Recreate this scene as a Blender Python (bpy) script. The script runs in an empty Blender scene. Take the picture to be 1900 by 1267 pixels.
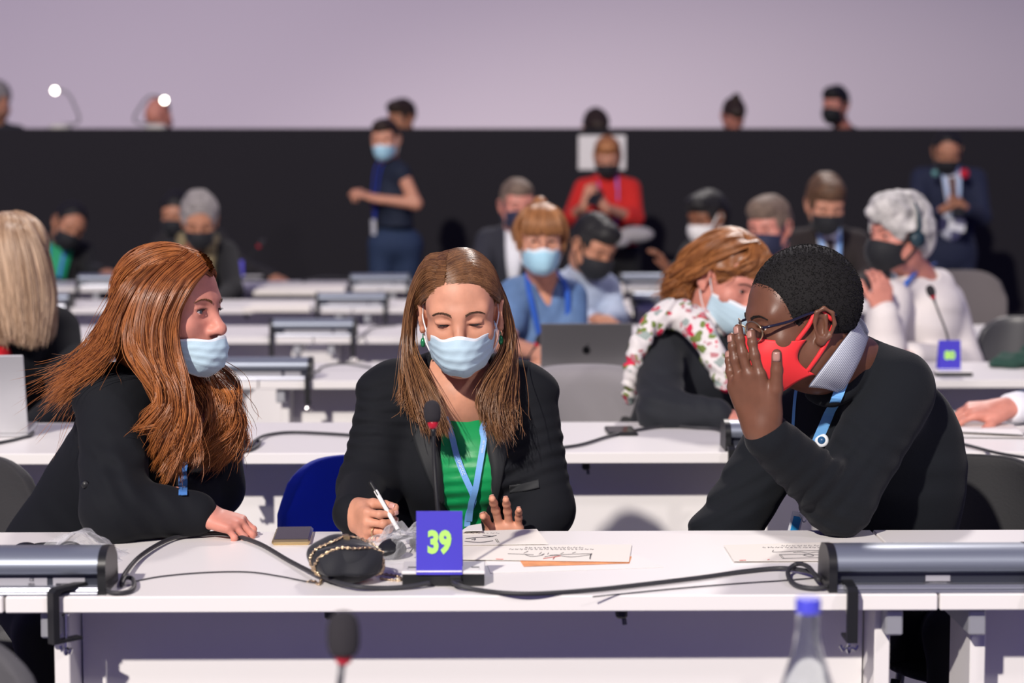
import bpy, math, random
import numpy as np
from mathutils import Vector, Matrix, Euler

random.seed(7)
RNG = np.random.default_rng(7)
SC = bpy.context.scene
COL = SC.collection

# ------------------------------------------------------------------ camera
CAM = np.array([0.0, 0.0, 1.4725])
PITCH = math.radians(5.2)
FPX = 3694.0
DESK_Z = 0.74
cam_d = bpy.data.cameras.new('camera')
cam_d.sensor_width = 36.0
cam_d.lens = 36.0 * FPX / 1900.0
cam_d.clip_end = 100
cam_d.dof.use_dof = True
cam_d.dof.focus_distance = 4.0
cam_d.dof.aperture_fstop = 2.9
cam = bpy.data.objects.new('camera', cam_d)
cam.location = CAM
cam.rotation_euler = (math.pi / 2 - PITCH, 0, 0)
COL.objects.link(cam)
SC.camera = cam

# ------------------------------------------------------------------ colour management, world, lights
SC.view_settings.view_transform = 'Standard'
SC.view_settings.look = 'None'
SC.view_settings.gamma = 1.0
SC.view_settings.exposure = 0.0
SC.view_settings.use_curve_mapping = False

world = bpy.data.worlds.new('hall_ambience')
SC.world = world
world.use_nodes = True
bg = world.node_tree.nodes['Background']
bg.inputs[0].default_value = (0.215, 0.19, 0.64, 1)
bg.inputs[1].default_value = 0.33

def aim(o, target):
    d = Vector(target) - o.location
    o.rotation_euler = d.to_track_quat('-Z', 'Y').to_euler()

def spot(name, loc, target, energy, color, angle, radius, blend=0.4):
    l = bpy.data.lights.new(name, 'SPOT')
    l.energy = energy; l.color = color; l.spot_size = math.radians(angle)
    l.spot_blend = blend; l.shadow_soft_size = radius
    o = bpy.data.objects.new(name, l); COL.objects.link(o)
    o.location = loc; aim(o, target)
    return o

def area(name, loc, target, energy, color, sx, sy):
    l = bpy.data.lights.new(name, 'AREA')
    l.energy = energy; l.color = color; l.shape = 'RECTANGLE'; l.size = sx; l.size_y = sy
    o = bpy.data.objects.new(name, l); COL.objects.link(o)
    o.location = loc; aim(o, target)
    return o

spot('stage_key_light', (-6.6, -11.5, 12.4), (0.1, 5.6, 0.8), 22500, (1.0, 0.925, 0.85), 44, 0.28)
spot('stage_side_light', (9.0, -6.0, 10.5), (0.0, 5.5, 0.8), 1800, (1.0, 0.92, 0.9), 50, 0.5)
spot('stage_back_light', (2.5, 17.0, 10.0), (0.0, 5.0, 0.9), 4000, (1.0, 0.93, 0.88), 50, 0.5)
area('screen_wash_light', (-3.5, 17.5, 0.95), (-3.5, 24.0, 3.4), 430, (1.0, 0.90, 0.90), 12.0, 0.6)

# ------------------------------------------------------------------ projection helpers (pixels of the 1900 x 1267 frame)
def ray(px, py):
    u = (px - 950.0) / FPX; v = (633.5 - py) / FPX
    c, s = math.cos(PITCH), math.sin(PITCH)
    return np.array([u, c + v * s, -s + v * c])

def W(px, py, Y):
    """world point seen at (px, py) standing at distance Y"""
    r = ray(px, py)
    return CAM + r * (Y / r[1])

def D(px, py, z=DESK_Z):
    """world point seen at (px, py) lying at height z"""
    r = ray(px, py)
    return CAM + r * ((z - CAM[2]) / r[2])

def V(*a):
    return np.array(a, float)

def unit(v):
    v = np.asarray(v, float); n = np.linalg.norm(v)
    return v / n if n > 1e-9 else v

# ------------------------------------------------------------------ materials
MATS = {}
def mat(name, color, rough=0.6, metal=0.0, spec=0.5, sheen=0.0, bump=0.0, bscale=200.0, sss=0.0, var=0.0, vscale=30.0,
        emit=0.0, trans=0.0, ior=1.45, alpha=1.0, stretch=None, coat=0.0):
    if name in MATS: return MATS[name]
    m = bpy.data.materials.new(name); m.use_nodes = True
    nt = m.node_tree; b = nt.nodes['Principled BSDF']
    b.inputs['Base Color'].default_value = (*color, 1)
    b.inputs['Roughness'].default_value = rough
    b.inputs['Metallic'].default_value = metal
    b.inputs['Specular IOR Level'].default_value = spec
    b.inputs['Sheen Weight'].default_value = sheen
    b.inputs['Sheen Roughness'].default_value = 0.4
    b.inputs['Transmission Weight'].default_value = trans
    b.inputs['IOR'].default_value = ior
    b.inputs['Alpha'].default_value = alpha
    b.inputs['Coat Weight'].default_value = coat
    if sss:
        b.inputs['Subsurface Weight'].default_value = sss
        b.inputs['Subsurface Radius'].default_value = (0.012, 0.005, 0.003)
        b.inputs['Subsurface Scale'].default_value = 1.0
    if emit:
        b.inputs['Emission Color'].default_value = (*color, 1)
        b.inputs['Emission Strength'].default_value = emit
    if bump or var:
        tc = nt.nodes.new('ShaderNodeTexCoord')
        mp = nt.nodes.new('ShaderNodeMapping')
        nt.links.new(tc.outputs['Object'], mp.inputs[0])
        if stretch: mp.inputs['Scale'].default_value = stretch
    if bump:
        n = nt.nodes.new('ShaderNodeTexNoise'); n.inputs['Scale'].default_value = bscale
        n.inputs['Detail'].default_value = 3
        bp = nt.nodes.new('ShaderNodeBump'); bp.inputs['Strength'].default_value = bump
        bp.inputs['Distance'].default_value = 0.002
        nt.links.new(mp.outputs[0], n.inputs['Vector'])
        nt.links.new(n.outputs['Fac'], bp.inputs['Height'])
        nt.links.new(bp.outputs[0], b.inputs['Normal'])
    if var:
        n = nt.nodes.new('ShaderNodeTexNoise'); n.inputs['Scale'].default_value = vscale
        n.inputs['Detail'].default_value = 4
        cr = nt.nodes.new('ShaderNodeValToRGB')
        c0 = [max(0, c * (1 - var)) for c in color]; c1 = [min(1, c * (1 + var)) for c in color]
        cr.color_ramp.elements[0].position = 0.3; cr.color_ramp.elements[1].position = 0.7
        cr.color_ramp.elements[0].color = (*c0, 1); cr.color_ramp.elements[1].color = (*c1, 1)
        nt.links.new(mp.outputs[0], n.inputs['Vector'])
        nt.links.new(n.outputs['Fac'], cr.inputs[0])
        nt.links.new(cr.outputs[0], b.inputs['Base Color'])
    MATS[name] = m
    return m

def srgb(r, g, b):
    f = lambda c: (c / 255 / 12.92) if c <= 10 else ((c / 255 + 0.055) / 1.055) ** 2.4
    return (f(r), f(g), f(b))

# ------------------------------------------------------------------ object helpers
def set_smooth(me, smooth=True):
    if len(me.polygons):
        me.polygons.foreach_set('use_smooth', np.full(len(me.polygons), smooth, dtype=bool))

def mesh_obj(name, verts, faces, m, parent=None, smooth=True, mats=None, midx=None):
    me = bpy.data.meshes.new(name)
    verts = np.asarray(verts, float)
    off = np.array(parent_loc(parent))
    me.from_pydata((verts - off).tolist(), [], [list(f) for f in faces])
    me.update()
    set_smooth(me, smooth)
    if mats:
        for x in mats: me.materials.append(x)
        if midx is not None: me.polygons.foreach_set('material_index', np.asarray(midx, dtype=np.int32))
    elif m: me.materials.append(m)
    o = bpy.data.objects.new(name, me); COL.objects.link(o)
    if parent: o.parent = parent
    return o

def fast_mesh(name, verts, quads, m, parent=None, smooth=True, tone=None):
    """quads: (n,4) int array"""
    me = bpy.data.meshes.new(name)
    off = np.array(parent_loc(parent))
    verts = np.asarray(verts, np.float32) - off.astype(np.float32)
    n, k = quads.shape
    me.vertices.add(len(verts)); me.vertices.foreach_set('co', verts.ravel())
    me.loops.add(n * k); me.loops.foreach_set('vertex_index', quads.astype(np.int32).ravel())
    me.polygons.add(n)
    me.polygons.foreach_set('loop_start', np.arange(0, n * k, k, dtype=np.int32))
    me.polygons.foreach_set('loop_total', np.full(n, k, dtype=np.int32))
    me.update(calc_edges=True)
    set_smooth(me, smooth)
    if tone is not None:
        at = me.attributes.new('tone', 'FLOAT', 'POINT'); at.data.foreach_set('value', np.asarray(tone, np.float32))
    if m: me.materials.append(m)
    o = bpy.data.objects.new(name, me); COL.objects.link(o)
    if parent: o.parent = parent
    return o

def parent_loc(p):
    l = np.zeros(3)
    while p is not None:
        l = l + np.array(p.location); p = p.parent
    return l

def thing(name, label, cat, loc=(0, 0, 0), group=None):
    o = bpy.data.objects.new(name, None); COL.objects.link(o)
    o.empty_display_size = 0.05
    o.location = Vector([float(x) for x in loc])
    o['label'] = label; o['category'] = cat
    if group: o['group'] = group
    return o

def tag(o, label, cat, group=None):
    o['label'] = label; o['category'] = cat
    if group: o['group'] = group
    return o

def structure(o):
    o['kind'] = 'structure'; return o

class MB:
    """collects shapes into one mesh (world coordinates)"""
    def __init__(s): s.v = []; s.f = []; s.mi = []; s.cur = 0
    def add(s, v, f):
        n = len(s.v); s.v += [tuple(map(float, x)) for x in v]
        s.f += [[i + n for i in q] for q in f]; s.mi += [s.cur] * len(f); return s
    def box(s, c, size, R=None, bev=0.0):
        c = np.asarray(c, float); hx, hy, hz = [x / 2 for x in size]
        if bev > 0:
            bev = min(bev, hx * .9, hy * .9, hz * .9)
            # box with chamfered edges: 24 verts
            P = []; idx = {}
            for sx in (-1, 1):
                for sy in (-1, 1):
                    for sz in (-1, 1):
                        for ax in range(3):
                            h = [hx - bev, hy - bev, hz - bev]; h[ax] += bev
                            idx[(sx, sy, sz, ax)] = len(P)
                            P.append([sx * h[0], sy * h[1], sz * h[2]])
            F = []
            for ax in range(3):
                for sg in (-1, 1):
                    o = [a for a in range(3) if a != ax]
                    q = []
                    for a, b in ((-1, -1), (1, -1), (1, 1), (-1, 1)):
                        k = [0, 0, 0]; k[ax] = sg; k[o[0]] = a; k[o[1]] = b
                        q.append(idx[(*k, ax)])
                    F.append(q)
            for ax in range(3):      # edges along ax
                o = [a for a in range(3) if a != ax]
                for a in (-1, 1):
                    for b in (-1, 1):
                        q = []
                        for e, fa in ((-1, o[0]), (1, o[0]), (1, o[1]), (-1, o[1])):
                            k = [0, 0, 0]; k[ax] = e; k[o[0]] = a; k[o[1]] = b
                            q.append(idx[(*k, fa)])
                        F.append(q)
            for sx in (-1, 1):
                for sy in (-1, 1):
                    for sz in (-1, 1):
                        F.append([idx[(sx, sy, sz, a)] for a in range(3)])
            P = np.array(P)
            # orient
            F2 = []
            for q in F:
                n = np.cross(P[q[1]] - P[q[0]], P[q[2]] - P[q[0]])
                if np.dot(n, P[q].mean(0)) < 0: q = q[::-1]
                F2.append(q)
            F = F2
        else:
            P = np.array([[x, y, z] for x in (-hx, hx) for y in (-hy, hy) for z in (-hz, hz)])
            F = [[0, 1, 3, 2], [4, 6, 7, 5], [0, 4, 5, 1], [2, 3, 7, 6], [0, 2, 6, 4], [1, 5, 7, 3]]
        if R is not None: P = P @ np.asarray(R).T
        return s.add(P + c, F)
    def tube(s, pts, r, n=8, caps=True):
        pts = np.asarray(pts, float); m = len(pts)
        r = np.full(m, r) if np.isscalar(r) else np.asarray(r, float)
        T = np.gradient(pts, axis=0); T /= np.linalg.norm(T, axis=1)[:, None] + 1e-12
        up = np.array([0, 0, 1.0]) if abs(T[0, 2]) < .9 else np.array([1.0, 0, 0])
        N = unit(np.cross(T[0], up)); vs = []
        for i in range(m):
            N = N - T[i] * np.dot(N, T[i]); N = unit(N); B = np.cross(T[i], N)
            for k in range(n):
                a = 2 * math.pi * k / n
                vs.append(pts[i] + r[i] * (math.cos(a) * N + math.sin(a) * B))
        fs = [[i * n + k, i * n + (k + 1) % n, (i + 1) * n + (k + 1) % n, (i + 1) * n + k] for i in range(m - 1) for k in range(n)]
        if caps: fs += [list(range(n))[::-1], [(m - 1) * n + k for k in range(n)]]
        return s.add(vs, fs)
    def lathe(s, c, prof, n=24, axis=(0, 0, 1)):
        """prof: list of (r, h) along axis"""
        a = unit(axis); x = unit(np.cross(a, [0, 1, 0.3])); y = np.cross(a, x)
        vs = []
        for r, h in prof:
            for k in range(n):
                t = 2 * math.pi * k / n
                vs.append(np.asarray(c) + a * h + r * (math.cos(t) * x + math.sin(t) * y))
        m = len(prof)
        fs = [[i * n + k, i * n + (k + 1) % n, (i + 1) * n + (k + 1) % n, (i + 1) * n + k] for i in range(m - 1) for k in range(n)]
        if prof[0][0] > 1e-4: fs.append(list(range(n))[::-1])
        if prof[-1][0] > 1e-4: fs.append([(m - 1) * n + k for k in range(n)])
        return s.add(vs, fs)
    def prism(s, poly, ex, origin, ax, ay):
        """extrude a 2D polygon: point = origin + x*ax + y*ay, then + ex"""
        o = np.asarray(origin, float); ax = np.asarray(ax, float); ay = np.asarray(ay, float); ex = np.asarray(ex, float)
        n = len(poly)
        a = [o + p[0] * ax + p[1] * ay for p in poly]
        vs = a + [p + ex for p in a]
        fs = [[i, (i + 1) % n, n + (i + 1) % n, n + i] for i in range(n)] + [list(range(n))[::-1], list(range(n, 2 * n))]
        return s.add(vs, fs)
    def ribbon(s, pts, width, side, thick=0.0012):
        """flat strip along pts; side: vector(s) giving the width direction"""
        pts = np.asarray(pts, float); m = len(pts)
        side = np.broadcast_to(np.asarray(side, float), (m, 3))
        T = np.gradient(pts, axis=0)
        vs = []
        for i in range(m):
            t = unit(T[i]); sd = side[i] - t * np.dot(side[i], t); sd = unit(sd); nn = np.cross(t, sd)
            for a, b in ((-1, -1), (1, -1), (1, 1), (-1, 1)):
                vs.append(pts[i] + sd * a * width / 2 + nn * b * thick / 2)
        fs = [[i * 4 + k, i * 4 + (k + 1) % 4, (i + 1) * 4 + (k + 1) % 4, (i + 1) * 4 + k] for i in range(m - 1) for k in range(4)]
        fs += [[3, 2, 1, 0], [(m - 1) * 4 + k for k in range(4)]]
        return s.add(vs, fs)
    def build(s, name, m=None, parent=None, smooth=False, mats=None, auto=None):
        o = mesh_obj(name, s.v, s.f, m, parent, smooth, mats, s.mi if mats else None)
        if auto:
            o.data.polygons.foreach_set('use_smooth', np.ones(len(o.data.polygons), dtype=bool))
            o.data.set_sharp_from_angle(angle=math.radians(auto))
        return o

def spline(pts, n=40):
    """Catmull-Rom through pts"""
    P = np.asarray(pts, float)
    if len(P) == 2: return P[0] + (P[1] - P[0]) * np.linspace(0, 1, n)[:, None]
    Q = np.vstack([2 * P[0] - P[1], P, 2 * P[-1] - P[-2]])
    t = np.linspace(0, len(P) - 1 - 1e-9, n); i = t.astype(int); u = (t - i)[:, None]
    p0, p1, p2, p3 = Q[i], Q[i + 1], Q[i + 2], Q[i + 3]
    return 0.5 * (2 * p1 + (p2 - p0) * u + (2 * p0 - 5 * p1 + 4 * p2 - p3) * u ** 2 + (3 * p1 - p0 - 3 * p2 + p3) * u ** 3)

# ------------------------------------------------------------------ implicit surfaces: smooth unions of tapered limbs, meshed by surface nets
def cap(a, b, ra, rb=None, k=0.02, op='u', flat=None):
    return ('cap', np.asarray(a, float), np.asarray(b, float), ra, ra if rb is None else rb, k, op, flat)
def ell(c, r, R=None, k=0.02, op='u'):
    return ('ell', np.asarray(c, float), np.asarray(r, float), None if R is None else np.asarray(R, float), k, op)
def half(p, n, k=0.005, op='s'):
    """half space: the side n points to"""
    return ('half', np.asarray(p, float), unit(n), k, op)
def disp(fn):
    return ('fn', fn)

def _pd(pr, X, Y, Z):
    if pr[0] == 'cap':
        a, b, ra, rb, flat = pr[1], pr[2], pr[3], pr[4], pr[7]
        px, py, pz = X - a[0], Y - a[1], Z - a[2]
        d = b - a; L = float(d @ d) + 1e-12
        t = np.clip((px * d[0] + py * d[1] + pz * d[2]) / L, 0, 1)
        qx, qy, qz = px - t * d[0], py - t * d[1], pz - t * d[2]
        if flat is not None:
            n, sc = unit(flat[0]), flat[1]     # squash along n by sc (<1 thinner)
            c = qx * n[0] + qy * n[1] + qz * n[2]
            e = c * (1 / sc - 1)
            l0 = np.sqrt(qx * qx + qy * qy + qz * qz) + 1e-9
            qx, qy, qz = qx + e * n[0], qy + e * n[1], qz + e * n[2]
            l1 = np.sqrt(qx * qx + qy * qy + qz * qz) + 1e-9
            return (l1 - (ra + (rb - ra) * t)) * (l0 / l1)
        return np.sqrt(qx * qx + qy * qy + qz * qz) - (ra + (rb - ra) * t)
    if pr[0] == 'ell':
        c, r, R = pr[1], pr[2], pr[3]
        px, py, pz = X - c[0], Y - c[1], Z - c[2]
        if R is not None:      # columns of R are the local axes
            px, py, pz = (px * R[0, 0] + py * R[1, 0] + pz * R[2, 0], px * R[0, 1] + py * R[1, 1] + pz * R[2, 1],
                          px * R[0, 2] + py * R[1, 2] + pz * R[2, 2])
        k0 = np.sqrt((px / r[0]) ** 2 + (py / r[1]) ** 2 + (pz / r[2]) ** 2) + 1e-9
        k1 = np.sqrt((px / r[0] ** 2) ** 2 + (py / r[1] ** 2) ** 2 + (pz / r[2] ** 2) ** 2) + 1e-9
        return k0 * (k0 - 1) / k1
    if pr[0] == 'half':
        p, n = pr[1], pr[2]
        return -((X - p[0]) * n[0] + (Y - p[1]) * n[1] + (Z - p[2]) * n[2])

def _bb(pr):
    if pr[0] == 'cap':
        r = max(pr[3], pr[4])
        if pr[7] is not None: r = r * max(1.0, pr[7][1])
        return np.minimum(pr[1], pr[2]) - r, np.maximum(pr[1], pr[2]) + r
    if pr[0] == 'ell':
        r = pr[2] if pr[3] is None else np.full(3, pr[2].max())
        return pr[1] - r, pr[1] + r

def sdf_net(prims, h):
    adds = [p for p in prims if p[0] in ('cap', 'ell') and p[-2 if p[0] == 'cap' else -1] == 'u']
    los, his = zip(*[_bb(p) for p in adds])
    lo = np.min(los, 0) - 3 * h; hi = np.max(his, 0) + 3 * h
    n = np.ceil((hi - lo) / h).astype(int) + 1
    G = np.full(n, 0.5, np.float32)
    xs = [lo[i] + h * np.arange(n[i]) for i in range(3)]
    for pr in prims:
        if pr[0] == 'fn':
            m = np.abs(G) < 0.03
            I = np.nonzero(m)
            G[m] += pr[1](xs[0][I[0]], xs[1][I[1]], xs[2][I[2]]).astype(np.float32)
            continue
        op = pr[6] if pr[0] == 'cap' else (pr[5] if pr[0] == 'ell' else pr[4])
        k = pr[5] if pr[0] == 'cap' else (pr[4] if pr[0] == 'ell' else pr[3])
        if pr[0] == 'half' or op == 'i':
            sl = (slice(None),) * 3
        else:
            a, b = _bb(pr); mg = k + 3 * h
            i0 = np.clip(np.floor((a - mg - lo) / h).astype(int), 0, n); i1 = np.clip(np.ceil((b + mg - lo) / h).astype(int) + 1, 0, n)
            if np.any(i1 <= i0): continue
            sl = tuple(slice(i0[i], i1[i]) for i in range(3))
        X, Y, Z = np.meshgrid(xs[0][sl[0]], xs[1][sl[1]], xs[2][sl[2]], indexing='ij', sparse=True)
        d = _pd(pr, X, Y, Z); g = G[sl]
        if op == 'u':
            hh = np.maximum(k - np.abs(g - d), 0) / k
            G[sl] = np.minimum(g, d) - hh * hh * k * 0.25
        else:
            if op == 's': d = -d
            hh = np.maximum(k - np.abs(g - d), 0) / k
            G[sl] = np.maximum(g, d) + hh * hh * k * 0.25
    return nets(G, lo, h)

def nets(G, lo, h):
    S = G < 0
    nx, ny, nz = G.shape
    c8 = np.zeros((nx - 1, ny - 1, nz - 1), np.int8)
    for i in (0, 1):
        for j in (0, 1):
            for l in (0, 1):
                c8 += S[i:nx - 1 + i, j:ny - 1 + j, l:nz - 1 + l]
    act = (c8 > 0) & (c8 < 8)
    I = np.nonzero(act); nv = len(I[0])
    ids = np.full(act.shape, -1, np.int64); ids[I] = np.arange(nv)
    acc = np.zeros((nv, 3)); cnt = np.zeros(nv)
    corners = [(i, j, l) for i in (0, 1) for j in (0, 1) for l in (0, 1)]
    val = {c: G[I[0] + c[0], I[1] + c[1], I[2] + c[2]] for c in corners}
    for a in corners:
        for ax in range(3):
            if a[ax] == 1: continue
            b = list(a); b[ax] = 1; b = tuple(b)
            va, vb = val[a], val[b]
            m = (va < 0) != (vb < 0)
            t = np.where(m, va / np.where(m, va - vb, 1), 0)
            p = np.zeros((nv, 3))
            for q in range(3): p[:, q] = a[q]
            p[:, ax] += t
            acc[m] += p[m]; cnt[m] += 1
    verts = lo + h * (np.stack(I, 1) + acc / np.maximum(cnt, 1)[:, None])
    quads = []
    for ax in range(3):
        o1, o2 = (ax + 1) % 3, (ax + 2) % 3
        sl0 = [slice(None)] * 3; sl1 = [slice(None)] * 3
        sl0[ax] = slice(0, -1); sl1[ax] = slice(1, None)
        for q in (o1, o2): sl0[q] = slice(1, -1); sl1[q] = slice(1, -1)
        A = S[tuple(sl0)]; B = S[tuple(sl1)]
        for flip, M in ((False, A & ~B), (True, ~A & B)):
            E = np.stack(np.nonzero(M), 1)
            if not len(E): continue
            E[:, o1] += 1; E[:, o2] += 1
            def cid(d1, d2):
                e = E.copy(); e[:, o1] -= d1; e[:, o2] -= d2
                return ids[e[:, 0], e[:, 1], e[:, 2]]
            q = np.stack([cid(1, 1), cid(0, 1), cid(0, 0), cid(1, 0)], 1)
            if flip: q = q[:, ::-1]
            quads.append(q)
    quads = np.concatenate(quads)
    quads = quads[(quads >= 0).all(1)]
    return verts, quads

def join_nets(parts):
    vs, qs, n = [], [], 0
    for v, q in parts:
        vs.append(v); qs.append(q + n); n += len(v)
    return np.concatenate(vs), np.concatenate(qs)

# ------------------------------------------------------------------ strands
def tubes_mesh(P, R, sides=4):
    """P (N,m,3) paths, R (N,m) radii -> verts, quads"""
    N, m, _ = P.shape
    T = np.gradient(P, axis=1); T /= np.linalg.norm(T, axis=2, keepdims=True) + 1e-12
    ref = np.zeros_like(T); ref[..., 1] = 1; ref[..., 0] = .31
    A = np.cross(T, ref); A /= np.linalg.norm(A, axis=2, keepdims=True) + 1e-12
    B = np.cross(T, A)
    vs = np.empty((N, m, sides, 3))
    for k in range(sides):
        a = 2 * math.pi * k / sides
        vs[:, :, k] = P + R[..., None] * (math.cos(a) * A + math.sin(a) * B)
    base = (np.arange(N) * m * sides)[:, None, None] + (np.arange(m - 1) * sides)[None, :, None]
    k = np.arange(sides)[None, None, :]; k2 = (k + 1) % sides
    q = np.stack([base + k, base + k2, base + sides + k2, base + sides + k], -1).reshape(-1, 4)
    return vs.reshape(-1, 3), q

def sheet(guides, N, m=22, spread=0.012, wave=0.0, wfreq=3.0, tip=0.5, rad=0.0007, flyaway=0.0, cut=0.12, clump=0):
    """strands interpolated between neighbouring guide polylines (all drawn root -> tip)"""
    Gd = np.stack([spline(g, m) for g in guides])
    n = len(guides)
    if clump:
        cu = RNG.uniform(0, n - 1 - 1e-6, clump) if n > 1 else np.zeros(clump)
        ci = RNG.integers(0, clump, N)
        u = np.clip(cu[ci] + RNG.normal(0, 0.05, N), 0, n - 1 - 1e-6)
    else:
        u = RNG.uniform(0, n - 1 - 1e-6, N) if n > 1 else np.zeros(N)
    i = u.astype(int); f = (u - i)[:, None, None]
    P = Gd[i] * (1 - f) + Gd[np.minimum(i + 1, n - 1)] * f
    t = np.linspace(0, 1, m)
    if clump:
        co = RNG.normal(0, 1, (clump, 3)); off = co[ci] * spread + RNG.normal(0, 1, (N, 3)) * spread * 0.3
    else: off = RNG.normal(0, 1, (N, 3)) * spread
    amt = (0.25 + 0.75 * t)[None, :, None]
    P = P + off[:, None, :] * amt
    if wave:
        src = (ci if clump else np.arange(N))
        k = (clump or N)
        ph = RNG.uniform(0, 6.28, (k, 1))[src]; fr = (wfreq * RNG.uniform(.75, 1.25, (k, 1)))[src]
        am = (wave * RNG.uniform(.5, 1.2, (k, 1)))[src] * t ** 1.3
        P[..., 0] += am * np.sin(ph + fr * 6.28 * t); P[..., 2] += .3 * am * np.cos(ph * 1.7 + fr * 6.28 * t)
        P[..., 1] += am * np.cos(ph + fr * 6.28 * t)
    if flyaway:
        fl = RNG.normal(0, 1, (N, 3)) * flyaway * (RNG.random((N, 1)) < .15)
        P = P + fl[:, None, :] * (t ** 2)[None, :, None]
    # different lengths
    L = 1 - cut * RNG.random(N)
    tt = t[None, :] * L[:, None] * (m - 1)
    j = np.minimum(tt.astype(int), m - 2); g = (tt - j)[..., None]
    rr = np.arange(N)[:, None]
    P = P[rr, j] * (1 - g) + P[rr, j + 1] * g
    R = rad * (1 - (1 - tip) * t ** 2)[None, :] * RNG.uniform(.7, 1.3, (N, 1))
    R[:, -1] *= .25
    return P, R

def strands_obj(name, sheets, m, parent, sides=3):
    parts = [tubes_mesh(P, R, sides) for P, R in sheets]
    v, q = join_nets(parts)
    return fast_mesh(name, v, q, m, parent)

def hair_mat(name, dark, light, rough=0.38, scale=(90, 90, 6), spec=0.5):
    """strand by strand tone between two natural hair colours"""
    if name in MATS: return MATS[name]
    m = bpy.data.materials.new(name); m.use_nodes = True
    nt = m.node_tree; b = nt.nodes['Principled BSDF']
    b.inputs['Roughness'].default_value = rough; b.inputs['Specular IOR Level'].default_value = spec
    tc = nt.nodes.new('ShaderNodeTexCoord'); mp = nt.nodes.new('ShaderNodeMapping')
    mp.inputs['Scale'].default_value = scale
    n = nt.nodes.new('ShaderNodeTexNoise'); n.inputs['Scale'].default_value = 1.0; n.inputs['Detail'].default_value = 3
    at = nt.nodes.new('ShaderNodeAttribute'); at.attribute_name = 'tone'
    ad = nt.nodes.new('ShaderNodeMath'); ad.operation = 'MULTIPLY_ADD'; ad.inputs[1].default_value = .55
    sb = nt.nodes.new('ShaderNodeMath'); sb.operation = 'MULTIPLY'; sb.inputs[1].default_value = .45
    cr = nt.nodes.new('ShaderNodeValToRGB')
    cr.color_ramp.elements[0].position = .16; cr.color_ramp.elements[1].position = .80
    cr.color_ramp.elements[0].color = (*dark, 1); cr.color_ramp.elements[1].color = (*light, 1)
    nt.links.new(tc.outputs['Object'], mp.inputs[0]); nt.links.new(mp.outputs[0], n.inputs['Vector'])
    nt.links.new(n.outputs['Fac'], sb.inputs[0])
    nt.links.new(at.outputs['Fac'], ad.inputs[0]); nt.links.new(sb.outputs[0], ad.inputs[2])
    nt.links.new(ad.outputs[0], cr.inputs[0]); nt.links.new(cr.outputs[0], b.inputs['Base Color'])
    MATS[name] = m
    return m

def hair_obj(name, solids, sheets, m, parent, head=None, sides=4, lift=.004):
    """solids: meshes under the strands; head = (R, c, s): strands are kept outside the skull"""
    parts, tones = [], []
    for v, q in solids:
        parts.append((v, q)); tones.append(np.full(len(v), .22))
    for P, Rr in sheets:
        if head is not None:
            R, c, s = head
            L = (P - c) @ R / s
            cen = np.array([0, .015, .032]); rad = np.array([.0735, .094, .088])
            d = L - cen; lf = lift + .007 * RNG.random((len(L), 1))
            k = np.sqrt(((d / (rad + lf[..., None])) ** 2).sum(2))
            f = np.where(k < 1, 1 / np.maximum(k, .2), 1.0)
            f = f[..., None]
            P = c + s * ((cen + d * f) @ R.T)
        v, q = tubes_mesh(P, Rr, sides)
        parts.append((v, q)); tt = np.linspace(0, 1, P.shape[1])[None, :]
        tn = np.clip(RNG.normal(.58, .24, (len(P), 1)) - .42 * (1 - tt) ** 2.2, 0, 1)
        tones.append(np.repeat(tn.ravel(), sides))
    v, q = join_nets(parts)
    return fast_mesh(name, v, q, m, parent, tone=np.concatenate(tones))
# ================================================================== ROOM
M_carpet = mat('violet_bounce_carpet', (0.060, 0.052, 0.150), 0.95, bump=0.5, bscale=120, var=0.25, vscale=60)  # violet chosen so its bounce tints the shade on the desk panels purple
M_black_cloth = mat('black_drape_cladding', (0.018, 0.0165, 0.021), 0.85, spec=0.25, bump=0.2, bscale=60)
M_screen = mat('lavender_screen', (0.62, 0.56, 0.61), 0.9, spec=0.1)
M_white = mat('white_laminate', (0.83, 0.80, 0.785), 0.35, spec=0.4, bump=0.02, bscale=300)
M_edge = mat('white_edge_band', (0.80, 0.775, 0.765), 0.4, spec=0.4)
M_steel = mat('brushed_steel_tube', (0.48, 0.49, 0.52), 0.45, 0.6)
M_alu = mat('brushed_aluminium', (0.27, 0.30, 0.36), 0.42, 0.6, bump=0.08, bscale=400, stretch=(0.03, 1, 1))
M_alu2 = mat('anodised_rail', (0.34, 0.35, 0.40), 0.32, 0.8)
M_black = mat('black_plastic', (0.012, 0.0125, 0.014), 0.42, spec=0.5)
M_rubber = mat('black_rubber', (0.018, 0.018, 0.02), 0.55, spec=0.4)
M_label = mat('grey_label_paper', (0.36, 0.355, 0.39), 0.5)
M_ink = mat('dark_ink', (0.03, 0.03, 0.04), 0.6)
M_chrome = mat('chrome', (0.7, 0.7, 0.7), 0.18, 1.0)
M_grey_metal = mat('dark_metal', (0.12, 0.12, 0.13), 0.4, 0.7)

def slab(name, lo, hi, m, kind='structure'):
    lo, hi = np.array(lo, float), np.array(hi, float)
    o = MB().box((lo + hi) / 2, hi - lo).build(name, m)
    if kind: o['kind'] = kind
    return o

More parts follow.
